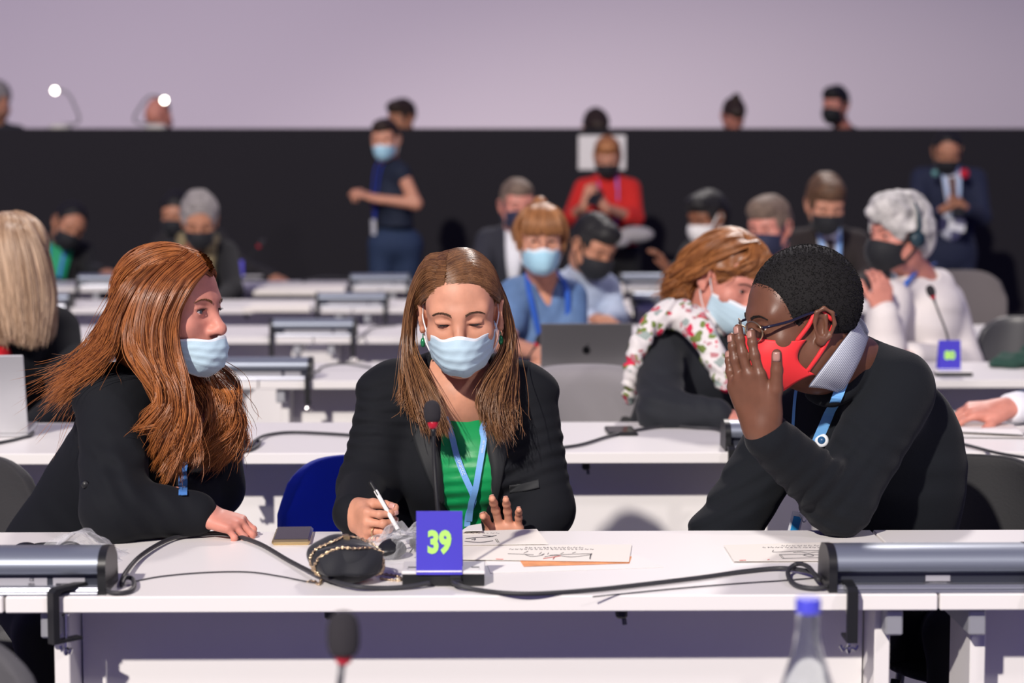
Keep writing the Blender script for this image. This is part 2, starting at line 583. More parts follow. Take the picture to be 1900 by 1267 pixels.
slab('floor', (-9, -2, -0.1), (9, 26, 0), M_carpet)
WALL_Y = 14.6
wall_top = W(950, 238, WALL_Y)[2]
slab('trim_1', (-9, WALL_Y, 0), (9, WALL_Y + 0.06, wall_top), M_black_cloth)       # black clad front of the raised podium
slab('trim_2', (-9, WALL_Y + 0.06, 0.0), (9, 26, 0.6), M_carpet)                       # podium floor
slab('wall_back', (-12, 24.0, 0.6), (12, 24.2, 9.0), M_screen)
podium_top = MB().box((0, WALL_Y + 0.42, wall_top - 0.03), (17.6, 0.62, 0.04)).build('podium_counter', mat('dark_counter', (0.03, 0.03, 0.033), 0.5))
tag(podium_top, 'long dark podium counter behind the top of the black wall', 'counter')

# ================================================================== DESKS
ROW = 1.65
SLOPE = math.tan(math.radians(0.8))
Y_NEAR, DEPTH, MODW, DTH = 3.312, 0.589, 1.58, 0.028
DRIFT = [0, 0, .01, .03, .06, .09]
RZ = np.array([[math.cos(.014), -math.sin(.014), 0], [math.sin(.014), math.cos(.014), 0], [0, 0, 1]])

row_words = ['front row', 'second row', 'third row', 'fourth row', 'fifth row', 'back row']
side_words = {-2: 'far left', -1: 'left', 0: 'middle', 1: 'right'}

def make_desk(n, k):
    x0 = -0.86 + MODW * k + DRIFT[n]; xc = x0 + MODW / 2
    yn = Y_NEAR + ROW * n + xc * SLOPE
    lab = 'white laminate conference desk, %s one in the %s' % (side_words[k], row_words[n])
    t = thing('conference_desk', lab, 'desk', (xc, yn + DEPTH / 2, 0), group='rows of white conference desks')
    def P(x, y, z): return np.array([xc, yn + DEPTH / 2, 0]) + RZ @ np.array([x, y - DEPTH / 2, z])
    w = MODW - 0.004
    MB().box(P(0, DEPTH / 2, DESK_Z - DTH / 2), (w, DEPTH, DTH), RZ, 0.002).build('tabletop', M_white, t)
    for s in (-1, 1):
        xl = s * (MODW / 2 - 0.083)
        MB().box(P(xl, 0.135, (DESK_Z - DTH) / 2), (0.027, 0.15, DESK_Z - DTH), RZ, 0.002).build('leg', M_edge, t)
        b = MB()
        b.box(P(xl - s * -0.012, 0.245, DESK_Z - DTH - 0.026), (0.03, 0.45, 0.044), RZ, 0.003)
        b.build('crossbar', M_steel, t)
    MB().box(P(0, 0.162, (DESK_Z - DTH) / 2 + 0.05), (MODW - 0.2, 0.018, DESK_Z - DTH - 0.1), RZ).build('modesty_panel', M_edge, t)
    for x in (-0.245, 0.255):
        h = MB(); h.box(P(x, 0.06, DESK_Z - DTH - 0.012), (0.02, 0.03, 0.024), RZ, 0.004)
        ho = h.build('hook', M_black, t)
        MB().tube([P(x + .004, 0.06, DESK_Z - DTH - .02), P(x + .006, 0.055, DESK_Z - DTH - .036)], 0.004).build('pin', M_grey_metal, ho)
    return t

for n in range(6):
    for k in ((-1, 0, 1) if n < 4 else (-2, -1, 0, 1)):
        make_desk(n, k)

# ================================================================== DESK UNITS (long metal boxes clamped over the desk joints)
UW = 0.362
def arc(cx, cy, rx, ry, a0, a1, n):
    return [(cx + rx * math.cos(math.radians(a0 + (a1 - a0) * i / n)), cy + ry * math.sin(math.radians(a0 + (a1 - a0) * i / n))) for i in range(n + 1)]

def text_obj(name, s, size, m, parent, origin, ax, ay, squash=1.0, bold=0.0, thick=0.0006, align='CENTER'):
    c = bpy.data.curves.new(name, 'FONT'); c.body = s; c.size = size; c.align_x = align; c.align_y = 'CENTER'
    c.offset = bold; c.extrude = thick; c.resolution_u = 3
    o = bpy.data.objects.new(name + '_tmp', c); COL.objects.link(o)
    dg = bpy.context.evaluated_depsgraph_get()
    me = bpy.data.meshes.new_from_object(o.evaluated_get(dg))
    bpy.data.objects.remove(o)
    v = np.array([x.co[:] for x in me.vertices]); f = [list(p.vertices) for p in me.polygons]
    ax = unit(ax); ay = unit(ay); az = np.cross(ax, ay)
    vv = np.asarray(origin, float) + v[:, :1] * squash * ax + v[:, 1:2] * ay + v[:, 2:3] * az
    bpy.data.meshes.remove(me)
    return mesh_obj(name, vv, f, m, parent, smooth=False)

def make_unit(n, k, detail=True):
    xc = -0.86 + MODW * k + DRIFT[n] + (-0.008 if n == 0 and k == 0 else 0)
    yn = Y_NEAR + ROW * n + xc * SLOPE + 0.008
    lab = 'grey metal connector box clamped on the %s desk edge, %s' % (row_words[n], {-1: 'far left', 0: 'left of centre', 1: 'right of centre', 2: 'far right'}[k])
    t = thing('connector_box', lab, 'connector box', (xc, yn + .05, DESK_Z), group='grey connector boxes along the desks')
    O = np.array([xc, yn, DESK_Z]); ex = RZ @ np.array([1, 0, 0]); ey = RZ @ np.array([0, 1, 0]); ez = np.array([0, 0, 1.0])
    def P(x, y, z): return O + ex * x + ey * y + ez * z
    hw = UW / 2 - 0.014
    prof = [(0.030, 0.028)] + arc(0.048, 0.047, 0.040, 0.027, 205, 92, 14) + [(0.085, 0.071), (0.108, 0.060), (0.108, 0.028)]
    b = MB(); b.prism(prof, ex * 2 * hw, P(-hw, 0, 0), ey, ez); b.build('housing', M_alu, t, auto=35)
    b = MB(); b.prism([(0.026, 0.011), (0.026, 0.030), (0.112, 0.030), (0.112, 0.011)], ex * 2 * hw, P(-hw, 0, 0), ey, ez)
    b.build('recess_panel', mat('dark_anodised', (0.055, 0.06, 0.08), 0.4, 0.5), t)
    b = MB(); b.prism([(0.0, 0.0)] + arc(0.004, 0.003, .004, .003, 180, 90, 4) + [(0.008, 0.006), (0.010, 0.0095)] + arc(0.014, 0.010, .004, .003, 180, 90, 4) + [(0.11, 0.013), (0.11, 0)], ex * 2 * hw, P(-hw, 0, 0), ey, ez)
    b.build('base_rail', M_alu2, t, auto=40)
    for s in (-1, 1):
        pr = [(0.004, 0.0), (0.004, 0.03)] + arc(0.050, 0.045, 0.046, 0.031, 195, 85, 12) + [(0.09, 0.071), (0.116, 0.05), (0.122, 0.0)]
        b = MB(); b.prism(pr, ex * 0.014, P(s * (UW / 2 - 0.007) - 0.007, 0, 0), ey, ez); b.build('end_cap', M_black, t, auto=35)
    # rating plates
    if k == 1 and n == 0: spans = [(-0.03 + .018, 0.012 + .018)]
    else: spans = [(-0.12, 0.078), (0.088, 0.142)]
    for a, c in spans:
        z0, z1 = (0.0115, 0.0265)
        l = MB().box(P((a + c) / 2, 0.0255, (z0 + z1) / 2), (c - a, 0.0012, z1 - z0), RZ).build('rating_plate', M_label, t)
        if n == 0 and a < -.1:
            for s_, xx, zz, h in (('CE', .052, .0225, .0075), ('UKCA', .0515, .015, .0045), ('HCT 2021-06 1000-0727', -.035, .0235, .0035), ('Voltage and I/O Capable with', -.035, .015, .0032)):
                text_obj('plate_lettering', s_, h, M_ink, l, P(xx, .0246, zz), ex, ez, .9)
        if n == 0 and a > .05:
            q = MB().box(P((a + c) / 2 + .002, 0.0245, .0135), (.048, .001, .0055), RZ).build('serial_strip', M_ink, l)
            text_obj('plate_lettering', 'HLP2003019B-002', .0045, M_label, q, P((a + c) / 2 + .002, .0238, .0135), ex, ez, .9)
        if n == 0 and k == 1:
            q = MB().box(P((a + c) / 2, 0.0245, .0125), (.05, .001, .006), RZ).build('serial_strip', M_ink, l)
            text_obj('plate_lettering', 'HLP2003019B-001', .0045, M_label, q, P((a + c) / 2, .0238, .0125), ex, ez, .9)
    # clamps
    for s in (-1, 1):
        x = s * (UW / 2 - 0.012) - (0.045 if (n == 0 and s > 0 and k == 0) else 0) + (.022 if (n == 0 and k == 1 and s < 0) else 0)
        w = 0.018
        yaw = -0.75 if (n == 0 and k == 0 and s > 0) else 0.0
        cy, sy = math.cos(yaw), math.sin(yaw)
        R2 = RZ @ np.array([[cy, -sy, 0], [sy, cy, 0], [0, 0, 1]])
        C0 = P(x, 0.012, 0)
        def Q(a, y, z): return C0 + R2 @ np.array([a, y, 0]) + ez * z
        # C shape: top bar, spine in front of the desk edge, lower jaw
        fx = -0.034
        poly = [(0.022, 0.019), (fx - .004, 0.016), (fx - .012, 0.010), (fx - .012, -0.078), (0.012, -0.078), (0.012, -0.073), (fx, -0.073), (fx, 0.004), (fx + .006, 0.009), (0.022, 0.0135)]
        b = MB(); b.prism(poly, R2 @ np.array([w, 0, 0]), Q(-w / 2, 0, 0), R2 @ np.array([0, 1, 0]), ez)
        cl = b.build('clamp', M_black, t, auto=30)
        sc = MB(); xs = -0.016
        sc.tube([Q(0, xs, -0.033), Q(0, xs, -0.096)], 0.0032, 8)
        sc.lathe(Q(0, xs, -.0335), [(0.008, 0.0), (0.008, 0.004), (0.003, .004)][::1], 12)
        for a in (-1, 1):
            sc.tube([Q(a * .002, xs, -.09), Q(a * .011, xs, -.096), Q(a * .015, xs, -.088)], [.003, .0035, .003], 8)
        sc.lathe(Q(0, xs, -.102), [(0.003, 0), (.005, .004), (.005, .012), (.003, .014)], 10)
        sc.build('screw', M_chrome, cl, auto=40)
    return t

for n in range(6):
    for k in (-1, 0, 1, 2):
        if n < 3 and k in (-1, 2): continue
        if n == 3 and k == 2: continue
        if n == 4 and k == 2: continue
        make_unit(n, k)

# ================================================================== CABLES
M_cable = mat('grey_cable', (0.035, 0.035, 0.04), 0.5, spec=0.4)
def cable(label, pts, r, group=None, n=90):
    o = MB().tube(spline(pts, n), r, 8).build('cable', M_cable, None, True)
    return tag(o, label, 'cable', group)

def DP(l, lift=0.0):
    out = []
    for p in l:
        z = DESK_Z + (p[2] if len(p) > 2 else lift)
        out.append(D(p[0], p[1], z))
    return out
cr = 0.0042
cable('thick grey cable arching from left connector box past the handbag to the mic base',
      DP([(186, 1085, .012), (205, 1099, .005), (232, 1099, .005), (248, 1090, .006), (246, 1074, .009), (232, 1072, .011), (226, 1084, .006), (232, 1064, .010), (262, 1030, .008), (315, 1000, .007), (370, 991, .006), (420, 990, .006),
          (480, 1008, .006), (540, 1042, .006), (600, 1071, .010), (655, 1087, .009), (710, 1091, .005), (760, 1088, .006), (798, 1081, .009)]), cr, n=160)
cable('thin wire lying on the desk between the left cable loop and the handbag',
      DP([(246, 1079, .002), (300, 1069, .002), (380, 1062, .002), (460, 1061, .002), (520, 1069, .002), (560, 1077, .002), (590, 1082, .002)], .002), 0.0013)
cable('thick grey cable from the mic base along the desk edge to the right box',
      DP([(838, 1078, .010), (850, 1086, .009), (880, 1093, .005), (935, 1100, .005), (1000, 1101, .005), (1100, 1094, .005), (1200, 1083, .005), (1300, 1071, .005), (1380, 1060, .005), (1450, 1054, .006), (1500, 1060, .012),
          (1520, 1072, .012), (1517, 1074, .014), (1500, 1052, .024), (1480, 1046, .02), (1463, 1058, .012), (1466, 1076, .008), (1485, 1088, .006), (1520, 1091, .006), (1556, 1080, .012)]), cr, n=180)
cable('thin wire running beside the thick cable to the right hand box',
      DP([(1100, 1107, .002), (1240, 1093, .002), (1360, 1083, .002), (1450, 1077, .002), (1500, 1073, .002), (1512, 1072, .002)], .002), 0.0012)

# second row and farther cables
cable('dark cable curling from the second row left box across the white desk',
      DP([(440, 838, .006), (460, 836, .005), (476, 828, .006), (482, 820, .008), (472, 818, .008), (464, 830, .006), (478, 814, .01), (500, 806, .006), (540, 802, .006), (600, 804, .006), (660, 808, .006), (760, 815, .006), (900, 825, .006), (1040, 831, .006)]), 0.0042, n=120)
cable('dark cable on the second row desk leading past a black phone',
      DP([(1036, 831, .006), (1080, 824, .006), (1130, 809, .006), (1190, 796, .006), (1240, 790, .006), (1290, 793, .006), (1330, 796, .006), (1350, 806, .006)]), 0.0042)
cable('dark cable on the second row desk right end, upper of two',
      DP([(1755, 795, .006), (1800, 798, .006), (1850, 805, .006), (1910, 806, .006)]), 0.0042)
cable('dark cable on the second row desk right end, lower of two',
      DP([(1760, 818, .006), (1800, 827, .006), (1850, 840, .006), (1910, 850, .006)]), 0.0042)
cable('grey cable sloping across the lid foot of the laptop in the middle',
      DP([(1020, 711, .006), (1060, 700, .006), (1100, 690, .012), (1150, 668, .04)]), 0.005)
cable('thin black cable arching on the third row desk right of its box',
      DP([(575, 692, .006), (590, 688, .006), (600, 680, .012), (640, 675, .02), (690, 682, .006)]), 0.004)
cable('black cable on the desk in front of the silver laptop at the left edge',
      DP([(-10, 823, .005), (20, 817, .005), (40, 812, .005), (56, 808, .005), (62, 802, .005)]), 0.0042)
cable('thin black cable arching on the fourth row desk',
      DP([(664, 631, .006), (684, 612, .012), (700, 606, .012), (735, 603, .006)]), 0.004)
cable('thin black cable bowed over the back row desk',
      DP([(560, 522, .03), (600, 515, .05), (640, 516, .04), (660, 526, .006)]), 0.006)

# ================================================================== MICROPHONES AND NUMBER SIGNS
M_foam = mat('dark_foam', (0.03, 0.027, 0.032), 0.95, bump=1.0, bscale=900)
M_red = mat('red_ring', (0.45, 0.012, 0.03), 0.3, emit=0.0)
M_sign = mat('violet_card', srgb(66, 57, 188), 0.55)
M_green_txt = mat('lime_print', srgb(176, 232, 110), 0.6)
M_panel = mat('silver_panel', (0.80, 0.78, 0.77), 0.4, 0.0)

def microphone(label, base_c, head, neck_pts, base_size=(0.142, 0.085, 0.026), hr=0.0155, base=True, rz=RZ, group=None, headaxis=None):
    t = thing('gooseneck_microphone', label, 'microphone', (base_c[0], base_c[1], DESK_Z), group=group)
    if base:
        w, d, h = base_size
        c = np.array([base_c[0], base_c[1], DESK_Z])
        b = MB(); b.box(c + V(0, 0, h / 2 - .002), (w, d, h - .004), rz, .002)
        bb = b.build('base', M_black, t)
        MB().box(c + V(0, 0, h - .002), (w + .002, d + .002, .006), rz, .0015).build('top_plate', M_panel, t)
        if base_size[0] > .13:
            for s in (-1, 1):
                MB().box(c + rz @ V(s * .055, -.012, h + .0014), (.014, .006, .001), rz).build('slot', M_ink, t)
                MB().lathe(c + rz @ V(s * .062, -.026, h + .001), [(.0018, 0), (.0018, .0008)], 10).build('button', M_steel, t)
            q = MB(); q.box(c + rz @ V(.021, -d / 2 - .004, .012), (.02, .01, .016), rz, .002)
            q.tube([c + rz @ V(.022, -d / 2 - .008, .010), c + rz @ V(.03, -d / 2 - .02, .009)], .0055, 10)
            q.build('plug', M_rubber, t)
    pts = spline(neck_pts, 30)
    nk = MB(); nk.tube(pts, 0.0036, 8)
    m = len(pts); nk.tube(pts[: max(3, m // 5)], 0.0055, 10)
    nk.build('neck', M_black, t, True)
    ax = unit(np.asarray(head) - pts[-2]) if headaxis is None else unit(headaxis)
    hd = np.asarray(head, float)
    prof = [(0.3, -1.25), (.75, -1.05), (.95, -.6), (1.0, 0), (.97, .5), (.82, .95), (.55, 1.25), (.2, 1.38), (0.0001, 1.4)]
    MB().lathe(hd, [(r * hr, h * hr) for r, h in prof], 24, ax).build('windscreen', M_foam, t, True)
    MB().lathe(hd - ax * hr * 1.62, [(.42 * hr, -.25 * hr), (.52 * hr, 0), (.62 * hr, .35 * hr), (.62 * hr, .55 * hr)], 20, ax).build('red_light_ring', M_red, t, True)
    MB().tube([hd - ax * hr * 1.6, hd - ax * hr * 2.7], [.0055, .0042], 10).build('mic_stem', M_black, t, True)
    return t

def number_sign(label, c, w, h, txt, tilt=-0.12, squash=.80, size=.47):
    t = thing('number_sign', label, 'sign', c)
    ez = unit(V(0, math.sin(-tilt), math.cos(tilt))); ex = RZ @ V(1, 0, 0); nrm = np.cross(ex, ez)
    # folded card: front face and a back face meeting at the top
    b = MB(); c = np.asarray(c, float); th = .0009
    b.box(c + ez * h / 2, (w, .0014, h), np.stack([ex, -nrm if nrm[1] < 0 else nrm, ez], 1))
    b.build('front_card', M_sign, t)
    ez2 = unit(V(0, -math.sin(-tilt) * 2.6, math.cos(tilt)))
    n2 = np.cross(ex, ez2)
    top = c + ez * h
    b = MB(); b.box(top - ez2 * h / 2 + V(0, .001, 0), (w, .0014, h), np.stack([ex, n2, ez2], 1)); b.build('back_card', M_sign, t)
    MB().box(c + ez * .006 + V(0, -.0012, 0), (w * .98, .0012, .0025), np.stack([ex, -nrm, ez], 1)).build('clear_holder_strip', mat('clear_strip', (.85, .82, .9), .2), t)
    if txt: text_obj('numerals', txt, h * size, M_green_txt, t, c + ez * h * .50 + V(0, -.0016, 0), ex, ez, squash, bold=h * .024, thick=.0003)
    return t

def Wd(px, py, Y): return W(px, py, Y)
# front centre microphone and its 39 sign
bc = D(822, 1088); bc[1] += .0425
mh = W(802, 765, bc[1] + .055)
microphone('black gooseneck microphone with red ring behind the violet 39 sign', bc, mh,
           [bc + V(0.002, .012, .026), W(812, 940, bc[1] + .022), W(806, 860, bc[1] + .04), W(804, 800, bc[1] + .05), mh])
sg = np.array([D(819, 1066)[0], bc[1] - .0465, DESK_Z + .0215])
number_sign('violet card with lime number 39 on the silver mic base', sg, 0.0795, 0.109, '39')

# second sign and microphone on the right
b2 = D(1768, 697); 
microphone('blurred gooseneck microphone beside the blue sign, white blouse behind it', b2, W(1727, 540, b2[1] + .04),
           [b2 + V(0, .01, .02), W(1758, 625, b2[1] + .02), W(1740, 575, b2[1] + .03), W(1727, 540, b2[1] + .04)], (.125, .05, .018))
number_sign('blue violet card with blurred lime digits on the right', np.array([W(1762, 690, b2[1] - .01)[0], b2[1] - .012, DESK_Z + .018]), .075, .104, '80', squash=.95, size=.36)
# mic in front of the laptop
b3 = D(945, 700); b3[1] += .2
microphone('small gooseneck microphone left of the grey laptop', b3, W(1003, 629, b3[1]),
           [b3 + V(0, 0, .02), W(962, 690, b3[1]), W(985, 655, b3[1]), W(1003, 629, b3[1])], hr=.0165)
b4 = D(455, 524); b4[1] += .25
microphone('distant gooseneck microphone on the back row desk', b4, W(487, 450, b4[1]),
           [b4 + V(0, 0, .02), W(458, 495, b4[1]), W(470, 468, b4[1]), W(487, 450, b4[1])], hr=.022)
number_sign('small distant violet sign on the back row desk', np.array([W(447, 520, b4[1] - .05)[0], b4[1] - .05, DESK_Z + .018]), .03, .105, '', size=.4)

# foreground desk edge, microphone and bottle (out of focus, nearer than the desks)
FGZ = 0.70
fg = MB().box((0.1, 2.05, FGZ - .014), (2.6, .75, .028), None, .002)
fgt = thing('near_desk', 'white desk just below the frame carrying the blurred microphone', 'desk', (0.1, 2.05, 0))
fg.build('tabletop', M_white, fgt)
for x in (-.95, 1.15):
    MB().box((x, 2.05, (FGZ - .028) / 2), (.03, .5, FGZ - .028)).build('leg', M_edge, fgt)
hp = W(637, 1178, 2.35)
mf = thing('gooseneck_microphone', 'blurred black microphone with red ring at bottom of the picture', 'microphone', (hp[0], 2.2, FGZ))
MB().box((hp[0] - .01, 2.2, FGZ + .012), (.12, .09, .024), None, .003).build('base', M_black, mf)
nk = spline([(hp[0] - .012, 2.2, FGZ + .024), (hp[0] - .01, 2.27, FGZ + .09), W(631, 1265, 2.34), W(635, 1222, 2.35), hp], 30)
MB().tube(nk, .0042, 8).build('neck', M_grey_metal, mf, True)
prof = [(0.3, -1.2), (.8, -1.05), (.98, -.6), (1.0, 0), (.97, .5), (.82, .95), (.55, 1.2), (.2, 1.3), (0.0001, 1.31)]
MB().lathe(hp, [(r * .0200, h * .0222) for r, h in prof], 24, (0, 0, 1)).build('windscreen', M_foam, mf, True)
MB().lathe(hp - V(0, 0, .0222 * 1.65), [(.004, 0), (.0095, .004), (.011, .012)], 20, (0, 0, 1)).build('red_light_ring', M_red, mf, True)

M_glass = mat('clear_glass', (0.93, 0.96, 0.97), 0.04, trans=1.0, ior=1.42)
M_bluecap = mat('blue_cap', srgb(70, 72, 200), 0.4)
by = 2.35
bt = W(1500, 1090, by)
bot = thing('glass_bottle', 'blurred clear glass water bottle with blue cap in the foreground', 'bottle', (bt[0], by, FGZ))
prof = [(.0001, 0), (.034, 0), (.036, .004), (.036, .13), (.034, .15), (.027, .175), (.0175, .21), (.0145, .235), (.0135, .268), (.0135, .272)]
sc = (bt[2] - FGZ - .002) / .29
prof = [(r, h * sc) for r, h in prof]
inner = [(max(r - .0018, .0001), h + (.003 if h < .01 else 0)) for r, h in prof][::-1]
MB().lathe((bt[0], by, FGZ), prof + inner, 40).build('bottle_glass', M_glass, bot, True)
ct = prof[-1][1]
MB().lathe((bt[0], by, FGZ + ct - .012), [(.0150, 0), (.0153, .001), (.0153, .0155), (.0145, .0175), (.0001, .0175)], 28).build('cap', M_bluecap, bot, auto=40)
MB().lathe((bt[0], by, FGZ), [(.0001, .004), (.0325, .004), (.034, .008), (.034, .12 * sc), (.0001, .12 * sc)], 36).build('water', mat('water', (.95, .98, 1), 0.0, trans=1.0, ior=1.15), bot, True)

# ================================================================== DESK-TOP THINGS
# phone
M_gold = mat('gold_case', (0.62, 0.47, 0.24), 0.3, 0.85)
M_screen_glass = mat('dark_phone_glass', (0.012, 0.009, 0.010), 0.15, spec=0.3)
pc = (D(500, 1014) + D(580, 1014) + D(584, 985) + D(510, 985)) / 4
a = math.atan2(*(D(584, 985) - D(578, 1014))[:2][::1]); ang = 0.05
cR = np.array([[math.cos(ang), -math.sin(ang), 0], [math.sin(ang), math.cos(ang), 0], [0, 0, 1]])
ph = thing('phone', 'dark screened phone in gold case lying on the front desk', 'phone', (pc[0], pc[1], DESK_Z))
MB().box((pc[0], pc[1], DESK_Z + .0055), (.073, .140, .011), cR, .004).build('case', M_gold, ph, auto=30)
MB().box((pc[0], pc[1], DESK_Z + .0112), (.065, .130, .001), cR).build('screen', M_screen_glass, ph)
p2c = D(1152, 803)
ph2 = thing('phone', 'blurred black phone on the second row desk', 'phone', (p2c[0], p2c[1], DESK_Z))
MB().box((p2c[0], p2c[1], DESK_Z + .005), (.078, .13, .01), cR, .003).build('case', M_black, ph2)
MB().box((p2c[0], p2c[1], DESK_Z + .0102), (.07, .12, .0008), cR).build('screen', M_screen_glass, ph2)

# papers
M_paper = mat('cream_paper', (0.83, 0.78, 0.71), 0.7)
M_paper2 = mat('white_paper', (0.84, 0.81, 0.785), 0.7)
M_orange = mat('orange_print', srgb(232, 150, 90), 0.7, var=.25, vscale=25)
def paper(label, quad, z, m=None, name='paper_sheet', group='printed sheets on the front desk'):
    q = [D(x, y, DESK_Z + z) for x, y in quad]
    b = MB(); b.add(q + [p - V(0, 0, .0006) for p in q], [[0, 1, 2, 3], [7, 6, 5, 4], [0, 4, 5, 1], [1, 5, 6, 2], [2, 6, 7, 3], [3, 7, 4, 0]])
    t = thing(name, label, 'paper', q[0] * .5 + q[2] * .5 - V(0, 0, .0006), group=group)
    b.build('sheet', m or M_paper, t)
    return t
def scribble(t, polys, z, r=.00042, m=None, name='line_drawing'):
    b = MB()
    for pl in polys:
        pts = spline([D(x, y, DESK_Z + z) for x, y in pl], max(6, 6 * len(pl)))
        b.tube(pts, r, 4)
    b.build(name, m or M_ink, t)
def textline(t, x0, x1, y, z, seed, step=7):
    r = random.Random(seed); pl = []; x = x0
    while x < x1:
        w = r.uniform(3, 9)
        pl.append([(x, y), (x + w * .3, y - r.uniform(.5, 1.6)), (x + w * .6, y + .4), (x + w, y - r.uniform(0, 1.0))]); x += w + r.uniform(2, 4)
    scribble(t, pl, z, .0004, mat('grey_print', (.25, .24, .25), .7), 'text_line')

t = paper('lowest printed sheet with orange picture edge under the cartoon sheet', [(910, 1063), (1232, 1052), (1185, 1030), (900, 1036)], .001, M_paper2)
b = MB(); q = [D(x, y, DESK_Z + .0017) for x, y in [(972, 1051), (1168, 1045), (1172, 1032), (962, 1036)]]
b.add(q, [[0, 1, 2, 3]]); b.build('orange_picture', M_orange, t)
t = paper('middle sheet with an ink cartoon, tilted right of the 39 sign', [(820, 1037), (1167, 1042), (1172, 1010), (830, 1012)], .0035)
scribble(t, [[(942, 1027), (970, 1028), (990, 1029)], [(975, 1029), (985, 1032), (1000, 1031), (1010, 1027), (1005, 1030)], [(972, 1026), (980, 1022)], [(1000, 1028), (1005, 1024)], [(1016, 1028), (1018, 1025)],
             [(1010, 1033), (1030, 1030), (1060, 1033), (1095, 1029), (1098, 1026)], [(1096, 1027), (1094, 1036)], [(1097, 1027), (1095, 1037)], [(1040, 1027), (1046, 1025)], [(1062, 1026), (1068, 1024)], [(1020, 1030), (1060, 1028), (1096, 1027)]], .0045)
scribble(t, [[(1008, 1036), (1028, 1033), (1040, 1031)], [(1030, 1032), (1026, 1037)], [(920, 1037), (934, 1037.4)]], .0045, .0006, mat('red_ink', (.6, .08, .06), .6), 'red_marks')
for i, (x0, x1, y) in enumerate(((945, 1100, 1019), (975, 1075, 1016))): textline(t, x0, x1, y, .0042, i)
t = paper('upper cartoon sheet under the fingers of the middle woman', [(850, 1011), (1017, 1009), (996, 981), (855, 986)], .0055)
scribble(t, [[(864, 999), (885, 997), (905, 996), (921, 993)], [(896, 993), (905, 994), (915, 995)], [(922, 1000), (926, 1006)], [(919, 1000), (923, 1006)], [(862, 1004), (890, 1006), (915, 1003)], [(875, 1001), (882, 999), (880, 1002)]], .0065, .0006)
textline(t, 862, 930, 989, .0062, 5)
t = paper('folded paper standing half raised under the lanyard end', [(855, 985), (895, 984), (893, 971), (870, 975)], .012, M_paper2)
t = paper('cream cartoon sheet in front of the man with the red mask', [(1362, 1041), (1560, 1040), (1560, 1005), (1343, 1011)], .003)
scribble(t, [[(1435, 1020), (1437, 1024), (1480, 1022), (1530, 1021)], [(1446, 1029), (1452, 1036)], [(1449, 1029), (1455, 1036)], [(1446, 1029), (1490, 1028), (1530, 1030)], [(1452, 1036), (1490, 1035), (1530, 1034)],
             [(1472, 1025), (1485, 1024), (1500, 1026), (1515, 1024), (1528, 1026)], [(1490, 1030), (1500, 1028), (1510, 1031), (1500, 1032), (1492, 1030)]], .004)
scribble(t, [[(1372, 1039.5), (1384, 1039)], [(1424, 1038), (1428, 1037.6)]], .004, .0006, mat('red_ink', (.6, .08, .06), .6), 'red_marks')
for i, (x0, x1, y) in enumerate(((1415, 1520, 1015.5), (1450, 1522, 1012.5))): textline(t, x0, x1, y, .0037, i + 9)
t = paper('white papers under the resting hand at the right edge', [(1768, 810), (1910, 812), (1905, 780), (1790, 778)], .004, M_paper2, group='papers on the rear desks')
t2 = paper('upper white papers below the hand at the right edge', [(1775, 800), (1900, 806), (1880, 788), (1800, 776)], .012, M_paper2, group='papers on the rear desks')
def pad(label, quad, z):
    q = [D(x, y, DESK_Z + z) for x, y in quad]
    b = MB(); b.add(q + [V(p[0], p[1], DESK_Z + .001) for p in q], [[0, 1, 2, 3], [7, 6, 5, 4], [0, 4, 5, 1], [1, 5, 6, 2], [2, 6, 7, 3], [3, 7, 4, 0]])
    tag(b.build('paper_pile', M_paper, None), label, 'paper', 'papers on the rear desks')
pad('white paper pile on the back row desk right of the distant sign', [(470, 541), (640, 541), (640, 526), (490, 526)], .02)
pad('white paper pile on the fifth row desk left of the standing woman', [(450, 572), (575, 572), (575, 562), (470, 562)], .018)
pad('white paper pile on the desk left of the floral scarf', [(1108, 578), (1175, 580), (1170, 560), (1112, 558)], .018)
pad('white paper pile on the back row desk right of the man looking down', [(1112, 541), (1158, 541), (1156, 524), (1115, 524)], .018)

# handbag with chain
M_bag = mat('navy_suede', (0.011, 0.012, 0.017), 0.75, sheen=0.25, bump=0.15, bscale=300)
M_chain = mat('gold_chain', (0.72, 0.55, 0.36), 0.25, 1.0)
bgc = D(640, 1083); bgY = bgc[1] + .03
bgc = W(641, 1083, bgY); bgc[2] = DESK_Z
bag = thing('handbag', 'small black handbag with gold chain lying on the front desk', 'handbag', bgc)
BA = math.radians(12); BRz = np.array([[math.cos(BA), -math.sin(BA), 0], [math.sin(BA), math.cos(BA), 0], [0, 0, 1]])
def bp(x, y, z): return bgc + BRz @ V(x, y, z)
pr = [ell(bp(0, 0.0, .036), (.060, .050, .036), BRz, .02), ell(bp(.010, -.03, .033), (.052, .022, .030), BRz, .015), ell(bp(-.01, .03, .04), (.055, .035, .034), BRz, .02),
      half(V(0, 0, DESK_Z + .0015), (0, 0, -1), .004),
      disp(lambda X, Y, Z: .0015 * np.sin(90 * X + 40 * Z) * np.sin(60 * Z + 30 * Y))]
v, q = sdf_net(pr, .003); fast_mesh('bag_body', v, q, M_bag, bag)
from mathutils.bvhtree import BVHTree
bag_faces = [v.tolist(), q.tolist()]
